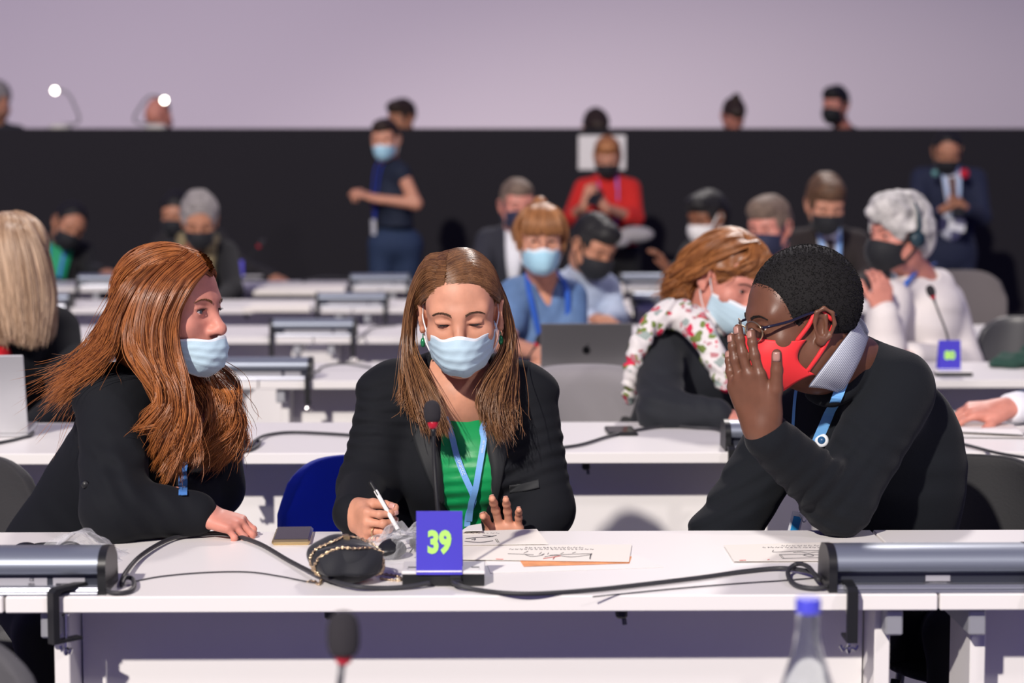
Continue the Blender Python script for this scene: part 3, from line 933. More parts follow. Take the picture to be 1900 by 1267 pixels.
# flap: a curved shell over the front
fl = []
nu, nv = 26, 12
for j in range(nv):
    for i in range(nu):
        u = -1 + 2 * i / (nu - 1); w_ = j / (nv - 1)
        x = .056 * u * (1 - .18 * w_ ** 2); zz = .066 - .046 * w_ ** 1.3 * (1 - .25 * u * u) - .010 * u * u
        yy = -.024 - .040 * math.sin(w_ * 1.35) * (1 - .35 * u * u) + .004 * math.sin(5 * u + 3 * w_)
        fl.append(bp(x + .004, yy, zz))
f = [[j * nu + i, j * nu + i + 1, (j + 1) * nu + i + 1, (j + 1) * nu + i] for j in range(nv - 1) for i in range(nu - 1)]
fo = mesh_obj('flap', fl, f, M_bag, bag)
md = fo.modifiers.new('thickness', 'SOLIDIFY'); md.thickness = .006; md.offset = 0
nb_ = len(bag_faces[0])
bag_tree = BVHTree.FromPolygons([tuple(x) for x in bag_faces[0]] + [tuple(x) for x in fl], bag_faces[1] + [[i + nb_ for i in x] for x in f])
def hug(pts):
    out = []; cen = bp(0, 0, .03)
    for p_ in spline(pts, 60):
        d_ = unit(p_ - cen); h_ = bag_tree.ray_cast(Vector(cen + d_ * .25), Vector(-d_))
        if h_[0] is None or p_[2] < DESK_Z + .004: out.append(p_); continue
        out.append(np.array(h_[0]) + d_ * .0035)
    return out
MB().box(bp(.002, .004, .074), (.012, .014, .012), BRz, .002).build('clasp', M_gold, bag)
def chain(pts, n, parent, r=.0013, L=.0058):
    P = spline(pts, 400); s = np.concatenate([[0], np.cumsum(np.linalg.norm(np.diff(P, axis=0), axis=1))])
    n = int(s[-1] / (L * .82)); b = MB()
    for i in range(n):
        d = (i + .5) / n * s[-1]; j = min(np.searchsorted(s, d), 398)
        t_ = unit(P[j + 1] - P[max(j - 1, 0)]); sd = unit(np.cross(t_, V(.3, .2, 1)));
        if i % 2: sd = unit(np.cross(t_, sd) + .5 * sd)
        ring = [P[j] + t_ * math.cos(a) * L / 2 + sd * math.sin(a) * L * .33 for a in np.linspace(0, 2 * math.pi, 9)]
        b.tube(ring, r, 5, False)
    return b
c = chain(hug([bp(-.066, -.02, .004), bp(-.067, -.01, .03), bp(-.05, -.008, .055), bp(-.02, -.012, .068), bp(.002, .004, .078), bp(.03, .01, .073), bp(.055, .0, .055), bp(.066, -.02, .03), bp(.066, -.03, .006)]), 60, bag)
c.build('chain_strap', M_chain, bag, True)
c = chain(hug([bp(-.066, -.03, .006), bp(-.064, -.022, .025), bp(-.045, -.03, .045), bp(-.015, -.035, .062), bp(.01, -.04, .061), bp(.04, -.03, .058), bp(.060, -.03, .038), bp(.066, -.036, .012)]), 60, bag)
c.build('chain_strap', M_chain, bag, True)
c = chain(DP([(699, 1063, .004), (720, 1066, .002), (738, 1069, .002), (745, 1076, .002), (728, 1076, .002), (706, 1073, .003)]), 14, bag); c.build('chain_strap', M_chain, bag, True)
c = chain(DP([(570, 1079, .002), (582, 1078, .002), (592, 1084, .002), (597, 1073, .006)]), 8, bag); c.build('chain_strap', M_chain, bag, True)

# plastic bags with ear-pieces
M_film = bpy.data.materials.new('clear_film'); M_film.use_nodes = True
nt = M_film.node_tree; bs = nt.nodes['Principled BSDF']
bs.inputs['Base Color'].default_value = (.9, .91, .93, 1); bs.inputs['Roughness'].default_value = .12
bs.inputs['Specular IOR Level'].default_value = .8
tr = nt.nodes.new('ShaderNodeBsdfTransparent'); mx = nt.nodes.new('ShaderNodeMixShader'); lw = nt.nodes.new('ShaderNodeLayerWeight')
lw.inputs[0].default_value = .35
mp = nt.nodes.new('ShaderNodeMapRange'); mp.inputs[3].default_value = .05; mp.inputs[4].default_value = .62
nt.links.new(lw.outputs['Facing'], mp.inputs[0]); nt.links.new(mp.outputs[0], mx.inputs[0])
nt.links.new(tr.outputs[0], mx.inputs[1]); nt.links.new(bs.outputs[0], mx.inputs[2])
nt.links.new(mx.outputs[0], nt.nodes['Material Output'].inputs[0])

def crumpled(outline_h, c, ax, ay, L, Wd_, H, seed, nx=46, ny=30):
    """bag lying on the desk: lumpy film dome with creases"""
    r = np.random.default_rng(seed)
    cent = r.uniform(-1, 1, (26, 2)); hs = r.uniform(-.5, 1, 26)
    vs = []
    for j in range(ny):
        for i in range(nx):
            u = -1 + 2 * i / (nx - 1); v_ = -1 + 2 * j / (ny - 1)
            base = max(0, 1 - abs(u) ** 2.6) * max(0, 1 - abs(v_) ** 2.2)
            d = np.abs(cent - [u, v_]).sum(1); k = d.argmin(); d2 = np.partition(d, 1)[1] - d[k]
            h = base * (outline_h(u) + .6 * hs[k] * min(1, d2 * 3.5)) * H
            x = u * L / 2 + .006 * math.sin(9 * v_ + seed); y = v_ * Wd_ / 2 * (1 + .1 * math.sin(5 * u + seed))
            vs.append(c + ax * x + ay * y + V(0, 0, max(.0012, h)))
    f = [[j * nx + i, j * nx + i + 1, (j + 1) * nx + i + 1, (j + 1) * nx + i] for j in range(ny - 1) for i in range(nx - 1)]
    return vs, f
# left bag
c = D(110, 1000) ; c = W(105, 1010, 3.60); c[2] = DESK_Z
lb = thing('plastic_bag', 'crumpled clear plastic bag with a black earpiece at the left', 'bag', c)
vs, f = crumpled(lambda u: .35 + .75 * math.exp(-((u - .45) / .45) ** 2), c, unit(V(1, .12, 0)), V(0, 1, 0), .23, .17, .052, 3)
mesh_obj('film', vs, f, M_film, lb, smooth=False)
def earpiece(name, label, c, yaw, s=1.0):
    cy, sy = math.cos(yaw), math.sin(yaw)
    R_ = np.array([[cy, -sy, 0], [sy, cy, 0], [0, 0, 1]])
    g = lambda x, y, z: c + R_ @ V(x * s, y * s, z * s)
    t = thing(name, label, 'earphones', c)
    for sg_ in (-1, 1):
        v, q = sdf_net([ell(g(sg_ * .045, 0, .014), (.030 * s, .022 * s, .012 * s), R_), ell(g(sg_ * .04, .004, .02), (.018 * s, .014 * s, .012 * s), R_)], .0025)
        fast_mesh('ear_cup', v, q, M_black, t)
    MB().tube(spline([g(-.045, .01, .02), g(-.02, .03, .024), g(.02, .03, .024), g(.045, .01, .02)], 20), .004 * s, 8).build('headband', M_black, t, True)
    MB().tube(spline([g(.05, 0, .02), g(.055, -.02, .03), g(.02, -.03, .02), g(.0, -.02, .02), g(-.03, -.03, .012)], 30), .0014, 6).build('cord', M_rubber, t, True)
    return t
earpiece('earphones', 'black earphones inside the clear bag at the left edge', c + V(-.02, .01, .001), .1, .95)
# middle bag
c = W(728, 1025, 3.66); c[2] = DESK_Z
mb = thing('plastic_bag', 'crumpled clear plastic bag between the handbag and the sign', 'bag', c)
vs, f = crumpled(lambda u: .45 + .6 * math.exp(-((u - .5) / .5) ** 2), c, unit(V(1, .2, 0)), unit(V(-.15, 1, 0)), .17, .19, .055, 11, 40, 40)
mesh_obj('film', vs, f, M_film, mb, smooth=False)
earpiece('earphones', 'black earphones inside the clear bag beside the 39 sign', c + V(.03, -.0, .001), .9, 1.05)

# laptops
M_lap = mat('space_grey_aluminium', (0.21, 0.205, 0.21), 0.42, 0.75)
M_silver = mat('silver_aluminium', (0.58, 0.58, 0.60), 0.4, 0.6)
def laptop(label, bl, br, Yb, htop_px, m, logo=False, lean=.18):
    l = W(bl[0], bl[1], Yb); l[2] = DESK_Z + .012; r_ = W(br[0], br[1], Yb + .02); r_[2] = DESK_Z + .012
    ex = unit(r_ - l); w = np.linalg.norm(r_ - l)
    h = htop_px
    ez = unit(V(0, -lean, 1)); ny_ = np.cross(ez, ex); R_ = np.stack([ex, np.cross(ez, ex), ez], 1)
    t = thing('laptop', label, 'laptop', (l + r_) / 2 - V(0, 0, .012))
    mid = (l + r_) / 2
    b = MB(); b.box(mid + ez * h / 2, (w, .006, h), R_, .0025); b.build('lid', m, t)
    b = MB(); b.box(mid + ez * h / 2 + R_ @ V(0, .004, 0), (w * .95, .001, h * .92), R_); b.build('display', M_screen_glass, t)
    yy = unit(np.cross(V(0, 0, 1), ex))
    Rb = np.stack([ex, yy, V(0, 0, 1)], 1)
    b = MB(); b.box(mid + yy * h / 2 - V(0, 0, .005), (w, h, .013), Rb, .003); b.build('keyboard_base', m, t)
    if logo:
        g = mid + ez * h * .47 - R_ @ V(0, .0036, 0)
        pts = []
        for i in range(40):
            a_ = 2 * math.pi * i / 40
            rr = .0135 * (1 - .1 * math.exp(-((a_ - math.pi / 2) / .35) ** 2) - .07 * math.exp(-((a_ - 1.5 * math.pi) / .25) ** 2) - .26 * math.exp(-((a_ - .25) / .35) ** 2))
            pts.append((rr * math.cos(a_), rr * 1.08 * math.sin(a_)))
        b = MB(); b.prism(pts, R_ @ V(0, -.0006, 0), g, ex, ez)
        b.prism([(.0, .0155), (.001, .0195), (.006, .0225), (.0055, .0185)], R_ @ V(0, -.0006, 0), g, ex, ez)
        b.build('lid_emblem', mat('dark_mirror', (.03, .03, .035), .2, .8), t)
    return t
laptop('grey laptop with dark fruit emblem on its open lid, behind the middle woman', (1003, 694), (1172, 690), 6.72, .175, M_lap, True)
laptop('silver laptop lid cut off by the left edge', (-70, 818), (53, 815), 5.22, .215, M_silver)

# ================================================================== CHAIRS
def chair(name, label, x, y, col_m, w=.45, top=.84, rot=0.0, h=.34, group=None, curve=.07, seat_z=.46):
    t = thing(name, label, 'chair', (x, y, 0), group=group)
    cr_, sr_ = math.cos(rot), math.sin(rot)
    R_ = np.array([[cr_, -sr_, 0], [sr_, cr_, 0], [0, 0, 1]])
    def P(a, b_, c_): return V(x, y, 0) + R_ @ V(a, b_, c_)
    # backrest: curved rounded shell ; sitter faces -Y, backrest at +Y
    nu, nv = 22, 14; vs = []
    for j in range(nv):
        for i in range(nu):
            u = -1 + 2 * i / (nu - 1); v_ = j / (nv - 1)
            ww = w / 2 * (1 - .10 * (1 - v_) - (.18 * max(0, v_ - .75) / .25 * abs(u)) ** 1)
            z = top - h + h * v_ - .055 * abs(u) ** 4 * v_
            yy = .20 + .05 * v_ - curve * u * u
            vs.append(P(u * ww, yy, z))
    f = [[j * nu + i, j * nu + i + 1, (j + 1) * nu + i + 1, (j + 1) * nu + i] for j in range(nv - 1) for i in range(nu - 1)]
    o = mesh_obj('backrest', vs, f, col_m, t)
    m_ = o.modifiers.new('thick', 'SOLIDIFY'); m_.thickness = .03; m_.offset = 0
    m2 = o.modifiers.new('round', 'BEVEL'); m2.width = .012; m2.segments = 3; m2.angle_limit = math.radians(50)
    v, q = sdf_net([ell(P(0, 0, seat_z), (w * .5, .24, .035), R_), ell(P(0, .1, seat_z + .005), (w * .44, .14, .03), R_)], .01)
    fast_mesh('seat', v, q, col_m, t)
    for a, b_ in ((-1, -1), (1, -1), (1, 1), (-1, 1)):
        MB().tube([P(a * w * .36, b_ * .17, seat_z - .02), P(a * w * .47, b_ * .22, 0.0)], .011, 8).build('leg', M_grey_metal, t, True)
    for a in (-1, 1):
        MB().tube(spline([P(a * w * .3, .15, seat_z - .01), P(a * w * .36, .24, seat_z + .05), P(a * w * .36, .25, top - h * .6)], 12), .010, 8).build('back_support', M_grey_metal, t, True)
    return t
M_blue = mat('royal_blue_velvet', (0.045, 0.13, 0.95), 0.7, sheen=.4)
M_blackfab = mat('black_upholstery', (0.012, 0.012, 0.014), 0.7, sheen=.2, bump=.2)
M_greyfab = mat('grey_upholstery', (0.035, 0.034, 0.037), 0.9, sheen=.3, bump=.5, bscale=250)
M_coat = mat('grey_wool', (0.27, 0.255, 0.27), 0.95, sheen=.3, bump=.4, bscale=200)
p = W(716, 900, 4.36)
chair('chair', 'royal blue upholstered chair behind the middle woman', p[0] - .0, 4.30, M_blue, .42, .80, .28, .34, seat_z=.38)
p = W(1800, 900, 4.42)
chair('chair', 'black upholstered chair behind the man with the red mask', p[0] - .02, 4.33, M_blackfab, .40, .795, -.25, .36, seat_z=.38)
p = W(-60, 900, 4.3)
chair('chair', 'dark grey chair back at the far left edge of the front row', p[0] - .10, 4.36, M_greyfab, .46, .79, .1, seat_z=.40)
p = W(40, 1235, 2.9)
chair('chair', 'blurred grey chair back cut off by the bottom left corner', -.865, 2.56, mat('grey_tweed', (0.085, 0.083, 0.09), .95, bump=.4, bscale=250), .46, .80, .05, seat_z=.44)
# coat-covered chair in second row
p = W(1085, 740, 5.95)
cc = chair('chair', 'chair in the second row under a draped grey coat', p[0], 5.73, M_blackfab, .44, .845, .0)
vs = []; nu, nv = 40, 30
for j in range(nv):
    for i in range(nu):
        u = -1 + 2 * i / (nu - 1); v_ = j / (nv - 1)
        s_ = v_ * 2 - 1       # drape: front side -1..0, back side 0..1
        z = .868 - .34 * abs(s_) ** 1.15 - .05 * abs(u) ** 3
        yy = 5.73 + .235 - .07 * u * u + (.036 if s_ > 0 else -.036) * min(1, abs(s_) * 8) + .018 * math.sin(9 * u + 5 * s_) * abs(s_)
        vs.append(V(p[0] + u * (.232 + .025 * abs(s_)) + .01 * math.sin(7 * s_), yy, z))
f = [[j * nu + i, j * nu + i + 1, (j + 1) * nu + i + 1, (j + 1) * nu + i] for j in range(nv - 1) for i in range(nu - 1)]
o = mesh_obj('coat', vs, f, M_coat); md = o.modifiers.new('t', 'SOLIDIFY'); md.thickness = .012
tag(o, 'grey coat draped over a chair back left of the floral scarf', 'coat')
# chairs on the right, third and fourth rows
p = W(1835, 600, 8.0)
chair('chair', 'blurred black chair with shiny back by the right hand desks', p[0], 7.6, mat('dark_mesh_back', (.05, .05, .055), .35), .42, .86, -.5, .40)
p = W(1790, 520, 9.2)
chair('chair', 'blurred brown grey chair behind the white haired woman', p[0], 8.9, mat('taupe_fabric', (.13, .115, .115), .9), .44, .97, .2, .35)
# green cloth bag at right
pr = []
c = D(1895, 682)
v, q = sdf_net([ell(c + V(0, .02, .025), (.09, .07, .03)), ell(c + V(.05, .02, .05), (.05, .05, .035)), ell(c + V(-.06, .0, .012), (.06, .04, .014)),
                disp(lambda X, Y, Z: .006 * np.sin(70 * X + 30 * Z) * np.sin(60 * Y + 50 * Z))], .006)
tag(fast_mesh('cloth_bag', v, q, mat('dark_green_cloth', (.02, .06, .045), .9)), 'dark green crumpled cloth bag on the right hand desk', 'bag')

# ================================================================== PODIUM LAMPS AND NOTICE
M_lamp = mat('lamp_glow', (1.0, 0.93, 0.8), emit=14.0)
M_lampbody = mat('lamp_body', (0.72, 0.68, 0.62), .5)
def podium_lamp(label, disc, foot, mid, Y=15.0):
    d_ = W(*disc, Y); f_ = W(*foot, Y); f_[2] = wall_top - .01
    t = thing('desk_lamp', label, 'lamp', f_, group='lamps on the podium counter')
    MB().lathe(f_, [(.085, 0), (.085, .03), (.06, .045), (.0001, .05)], 24).build('lamp_base', M_lampbody, t, auto=40)
    MB().tube(spline([f_ + V(.02, 0, .04)] + [W(*m_, Y) for m_ in mid] + [d_ + V(0, 0, .01)], 30), .009, 8).build('lamp_arm', mat('lamp_arm_grey', (.22, .21, .23), .5, .3), t, True)
    MB().lathe(d_, [(.0001, -.016), (.019, -.011), (.023, 0), (.019, .011), (.0001, .016)], 20, (0, -1, 0)).build('bulb', M_lamp, t, True)
    return t
podium_lamp('curved podium lamp glowing at the far left', (102, 168), (112, 236), [(146, 225), (138, 195), (124, 172)])
podium_lamp('curved podium lamp glowing in front of the bald man', (305, 186), (290, 236), [(250, 225), (262, 195), (280, 178)])
c = W(1117, 283, WALL_Y - .012)
n_ = MB().box(c, (.345, .008, .25), None, .003).build('notice_sheet', mat('white_notice', (.80, .77, .75), .6))
tag(n_, 'white paper notice on the black wall behind the woman in red', 'notice')
# ================================================================== PEOPLE: building kit
def rot(yaw=0, pitch=0, roll=0):
    """faces -Y at rest; yaw>0 turns to the picture's right, pitch>0 looks down, roll>0 tips the crown to the picture's right"""
    y, p, r = [math.radians(a) for a in (yaw, pitch, roll)]
    Rz = np.array([[math.cos(y), -math.sin(y), 0], [math.sin(y), math.cos(y), 0], [0, 0, 1]])
    Rx = np.array([[1, 0, 0], [0, math.cos(p), -math.sin(p)], [0, math.sin(p), math.cos(p)]])
    Ry = np.array([[math.cos(r), 0, math.sin(r)], [0, 1, 0], [-math.sin(r), 0, math.cos(r)]])
    return Rz @ Rx @ Ry

def skin(name, c, rough=0.5, sss=0.12, var=.10):
    return mat(name, c, rough, sss=sss, spec=.4, var=var, vscale=35, bump=.05, bscale=500)
SK_FAIR = skin('fair_skin', (0.60, 0.285, 0.185))
SK_PINK = skin('pink_skin', (0.60, 0.245, 0.185))
SK_WARM = skin('warm_skin', (0.46, 0.21, 0.125))
SK_BROWN = skin('brown_skin', (0.24, 0.095, 0.05))
SK_DARK = skin('dark_brown_skin', (0.155, 0.066, 0.040), rough=.40)
M_eyew = mat('eye_white', (0.72, 0.68, 0.66), .25)
M_iris = mat('iris_blue_grey', (0.10, 0.13, 0.15), .15)
M_irisb = mat('iris_brown', (0.03, 0.015, 0.01), .15)
M_pupil = mat('pupil', (0.004, 0.004, 0.004), .1)
M_lash = mat('lash_dark', (0.02, 0.012, 0.01), .6)
M_maskblue = mat('surgical_blue_fabric', (0.49, 0.66, 0.76), .8, bump=.15, bscale=700)
M_maskedge = mat('surgical_white_edge', (0.74, 0.80, 0.85), .8)
M_loop = mat('white_elastic', (0.80, 0.80, 0.81), .7)
M_maskblack = mat('black_mask_fabric', (0.011, 0.012, 0.015), .75, sheen=.1)
M_masknavy = mat('navy_mask_fabric', (0.018, 0.022, 0.055), .75, sheen=.1)
M_maskred = mat('red_mask_fabric', (0.80, 0.028, 0.035), .55, sheen=.15)
M_maskwhite = mat('white_mask_fabric', (0.78, 0.76, 0.74), .8)
M_maskcyan = mat('pale_blue_mask_fabric', (0.40, 0.68, 0.82), .8)

def head_prims(eye_open=.8, lid=0.0, jaw=1.0, ear_out=1.0, nose=1.0):
    P = [ell((0, .015, .032), (.0735, .094, .088)),
         ell((0, -.022, -.035), (.061 * jaw, .070, .078), k=.03),
         ell((0, -.048, .028), (.060, .044, .060), k=.03),
         cap((-.052 * jaw, 0, -.055), (-.018, -.066, -.098), .017, .017, .03), cap((.052 * jaw, 0, -.055), (.018, -.066, -.098), .017, .017, .03),
         ell((0, -.074, -.098), (.021, .019, .017), k=.02),
         ell((0, -.070, -.068), (.034, .026, .026), k=.03)]
    for s in (-1, 1):
        P += [ell((s * .042, -.058, -.030), (.024, .024, .022), k=.025),
              cap((s * .045, -.072, .020), (s * .012, -.087, .017), .010, .010, .02),
              ell((s * .033, -.103, -.001), (.019, .020, .0125), k=.016, op='s')]
    P += [cap((0, -.084, .012), (0, -.1055 - .004 * nose, -.030), .0085, .0105, .015), ell((0, -.1085 - .003 * nose, -.036), (.0115, .0115, .0105), k=.01)]
    for s in (-1, 1):
        P += [ell((s * .0115, -.0985, -.040), (.0085, .011, .0075), k=.008), ell((s * .0065, -.105, -.0475), (.0038, .006, .0035), k=.003, op='s')]
    P += [cap((-.018, -.088, -.0655), (.018, -.088, -.0655), .0042, .0042, .008), cap((-.008, -.0915, -.0645), (.008, -.0915, -.0645), .0045, .0045, .006),
          cap((-.014, -.088, -.0755), (.014, -.088, -.0755), .0055, .0055, .008)]
    for s in (-1, 1):
        P += [ell((s * .0315, -.0765, 0), (.0142, .0142, .0142), k=.006),
              cap((s * .019, -.0885, .0055 - lid), (s * .045, -.084, .0055 - lid), .0032, .0028, .005)]
        if eye_open > .05:
            P += [ell((s * .0318, -.0915, -.0005 - lid), (.0128, .013, .0058 * eye_open), k=.002, op='s')]
        # ear
        ex = s * (.0745 + .003 * ear_out)
        Re = np.array([[math.cos(s * .35), -math.sin(s * .35), 0], [math.sin(s * .35), math.cos(s * .35), 0], [0, 0, 1]])
        P += [ell((ex, .008, -.008), (.0075, .0185, .030), Re, k=.008), ell((ex + s * .006, .004, -.008), (.0055, .010, .017), Re, k=.004, op='s')]
        rim = [(ex + s * .003, -.006, .002), (ex + s * .007, -.002, .019), (ex + s * .010, .012, .025), (ex + s * .0125, .026, .014), (ex + s * .0115, .028, -.006), (ex + s * .007, .018, -.028), (ex + s * .003, .004, -.037), (ex + s * .001, -.003, -.033)]
        for a, b in zip(rim[:-1], rim[1:]): P.append(cap(a, b, .0036, .0036, .004))
        P.append(ell((ex + s * .003, .001, -.034), (.005, .008, .008), k=.006))
        P.append(cap((ex + s * .004, .018, .012), (ex + s * .005, .012, -.022), .003, .003, .004))
    return P

def xf(prims, R, c, s=1.0):
    """move local prims into the world"""
    c = np.asarray(c, float); out = []
    for p in prims:
        if p[0] == 'cap': out.append(('cap', c + s * (R @ p[1]), c + s * (R @ p[2]), p[3] * s, p[4] * s, p[5] * s, p[6], None if p[7] is None else (R @ np.asarray(p[7][0], float), p[7][1])))
        elif p[0] == 'ell': out.append(('ell', c + s * (R @ p[1]), p[2] * s, R if p[3] is None else R @ p[3], p[4] * s, p[5]))
        elif p[0] == 'half': out.append(('half', c + s * (R @ p[1]), R @ p[2], p[3] * s, p[4]))
    return out

def head_mesh(R, c, s, neck_to, res=.0028, neck_r=.055, **kw):
    """skin of head and neck, world coordinates"""
    P = head_prims(**kw)
    nb = (np.asarray(neck_to, float) - c) @ R / s      # in head coordinates
    P.append(cap((0, .022, -.055), (0, .020, -.075), neck_r, neck_r, .03))
    P.append(cap((0, .020, -.075), tuple(nb), neck_r, neck_r * 1.08, .03))
    v, q = sdf_net(P, res)
    return c + s * (v @ R.T), q

def add_face(parent, R, c, s, gaze=(0, 0), iris=None, brow=None, brow_w=.0042, lashes=True, eye_open=.8, lid=0.0, skin_net=None):
    """eyes, eyebrows and lashes as parts of the head"""
    def G(x, y, z): return c + s * (R @ V(x, y, z))
    if eye_open > .05:
        for sd in (-1, 1):
            b = MB(); ec = V(sd * .0315, -.0765, 0); r_ = .0124
            gz = rot(gaze[0], gaze[1])
            n1, n2 = 18, 14; vs = []; fs = []
            for j in range(n2 + 1):
                th = math.pi * j / n2
                for i in range(n1):
                    a = 2 * math.pi * i / n1
                    p = V(r_ * math.sin(th) * math.cos(a), -r_ * math.cos(th), r_ * math.sin(th) * math.sin(a))
                    vs.append(c + s * (R @ (ec + gz @ p)))
            mi = []
            for j in range(n2):
                for i in range(n1):
                    fs.append([j * n1 + i, j * n1 + (i + 1) % n1, (j + 1) * n1 + (i + 1) % n1, (j + 1) * n1 + i])
                    mi.append(2 if j < 1 else (1 if j < 3 else 0))
            mesh_obj('eye', vs, fs, None, parent, True, [M_eyew, iris or M_irisb, M_pupil], mi)
    if lashes:
        b = MB()
        for sd in (-1, 1):
            pts = []
            for t in np.linspace(-1, 1, 9):
                x = .0318 + t * .0128
                pts.append(G(sd * x, -.0905 + .006 * t * t - (.0012 if t > 0 else 0), .0045 * (1 - t * t) * max(.2, eye_open) - lid - (.001 if eye_open < .3 else 0)))
            b.tube(pts, np.array([.0004, .0009, .0012, .0013, .0014, .0014, .0013, .0011, .0006]) * s, 5)
            if eye_open > .3:
                for t in np.linspace(-.8, .95, 9):
                    x = .0318 + t * .0128
                    b.tube([G(sd * x, -.0905 + .006 * t * t, .0045 * (1 - t * t) * eye_open - lid), G(sd * (x + .003 * t), -.0965 + .005 * t * t, .0045 * (1 - t * t) * eye_open + .003 - lid)], [.0004 * s, .0001], 4)
        b.build('eyelashes', M_lash, parent, True)
    if brow is not None:
        tree = None
        if skin_net is not None:
            from mathutils.bvhtree import BVHTree
            tree = BVHTree.FromPolygons([tuple(x) for x in skin_net[0]], skin_net[1].tolist())
        for sd in (-1, 1):
            b = MB()
            mid = [G(sd * x, y, z) for x, y, z in ((.013, -.0975, .0165), (.022, -.0970, .0205), (.033, -.0925, .0225), (.043, -.0845, .0205), (.051, -.0750, .0150))]
            P = spline(mid, 26); up = R @ V(0, -.25, 1)
            if tree is not None:
                fw_ = R @ V(sd * .35, -1, 0)
                for i in range(26):
                    h_ = tree.ray_cast(Vector(P[i] + fw_ * .05), Vector(-fw_))
                    if h_[0] is not None: P[i] = np.array(h_[0]) + fw_ * .0006
            rr = random.Random(int(sd * 5 + 9))
            for i in range(24):
                for _ in range(5):
                    o = rr.uniform(-1, 1) * brow_w * (1 - .6 * (i / 24)) * .55 * s
                    p0 = P[i] + up * o; p1 = P[min(i + 2, 25)] + up * (o * .6 + .0009 * s)
                    b.tube([p0, (p0 + p1) / 2 - (R @ V(0, .0008, 0)) * s, p1], [.0007 * s, .0006 * s, .00015], 3, False)
            b.build('eyebrow', brow, parent, True)

def mask_patch(parent, R, c, s, kind='surgical', m=None, edge=None, drop=0.0, push=0.0, loops=True, loop_m=None, nu=41, nv=27, name='face_mask', vs=1.0):
    vscale = vs
    """face mask wrapped from ear side to ear side"""
    def G(p): return c + s * (R @ np.asarray(p, float))
    cen = spline([(-.1245, -.020), (-.1295, -.046), (-.126, -.078), (-.112, -.106), (-.086, -.1245)], nv)
    if kind == 'cloth':
        cen = spline([(-.1215, -.012), (-.1325, -.044), (-.128, -.078), (-.108, -.108), (-.080, -.126)], nv)
    vs = []
    for j in range(nv):
        v = j / (nv - 1)
        yc, zc = cen[j]
        if kind == 'surgical':
            xs, ys, zs = .0705 - .008 * v, -.026 + .006 * v, -.034 - .056 * v
            pw, zpow = 1.25, 2.0
        else:
            xs, ys, zs = .0715 - .006 * v, -.030 + .010 * v - .026 * math.sin(math.pi * v), -.028 - .066 * v
            pw, zpow = .95, 2.2
        for i in range(nu):
            u = -1 + 2 * i / (nu - 1); a = abs(u) * math.pi / 2; sg = 1 if u >= 0 else -1
            x = sg * xs * math.sin(a) ** .95
            y = ys + (yc - ys) * math.cos(a) ** pw
            z = zc + (zs - zc) * math.sin(a) ** zpow
            if kind == 'surgical':
                # nose dip at the top edge, pleats, slight crinkles
                z += -.006 * (1 - v) ** 3 * math.exp(-((abs(u) - .28) / .16) ** 2) * 1.3
                f = 0
                for pv in (.30, .48, .66): 
                    d = v - pv
                    f += .0032 * max(0, 1 - abs(d) / .09) * (1 if d < 0 else .35)
                f *= (1 - abs(u) ** 3)
                f += .0012 * math.sin(23 * u + 9 * v) * math.sin(11 * v + 5 * u) + .002 * math.sin(7 * u * (1 + v)) * v
                nn = unit(V(x * .8, -abs(y) - .02, -.3 * v * .08))
                x += nn[0] * f; y += nn[1] * f; z += nn[2] * f
            else:
                f = .0012 * math.exp(-(u / .05) ** 2) + .0008 * math.sin(14 * abs(u) + 6 * v)
                y -= f
            vs.append(G((x, y - push, -.02 + (z + .02) * vscale - drop)))
    fs = [[j * nu + i, (j) * nu + i + 1, (j + 1) * nu + i + 1, (j + 1) * nu + i] for j in range(nv - 1) for i in range(nu - 1)]
    mi = [1 if (kind == 'surgical' and (j < 2 or j >= nv - 2)) else 0 for j in range(nv - 1) for i in range(nu - 1)]
    o = mesh_obj(name, vs, fs, None, parent, True, [m or M_maskblue, edge or M_maskedge], mi)
    md = o.modifiers.new('thickness', 'SOLIDIFY'); md.thickness = .0016 * s; md.offset = 0
    if loops:
        r_ = .0016 if kind == 'surgical' else .0045
        for sd in (-1, 1):
            b = MB()
            t0 = V(sd * .0705, -.026 - push, -.034 - drop); b0 = V(sd * .0625, -.020 - push, -.02 - .07 * vscale - drop)
            if kind != 'surgical': t0 = V(sd * .0665, -.040, -.030 - drop); b0 = V(sd * .062, -.026, -.088 - drop)
            e1, e2 = V(sd * .0765, .006, .022), V(sd * .082, .028, .0)
            e3 = V(sd * .079, .014, -.036)
            b.tube(spline([G(t0), G((t0 + e1) / 2 + V(sd * .004, 0, 0)), G(e1), G(e2)], 16), r_ * s, 6)
            b.tube(spline([G(b0), G((b0 + e3) / 2 + V(sd * .004, 0, 0)), G(e3), G(e2 - V(0, 0, .01))], 16), r_ * s, 6)
            b.build('ear_loop', loop_m or M_loop, o, True)
    return o

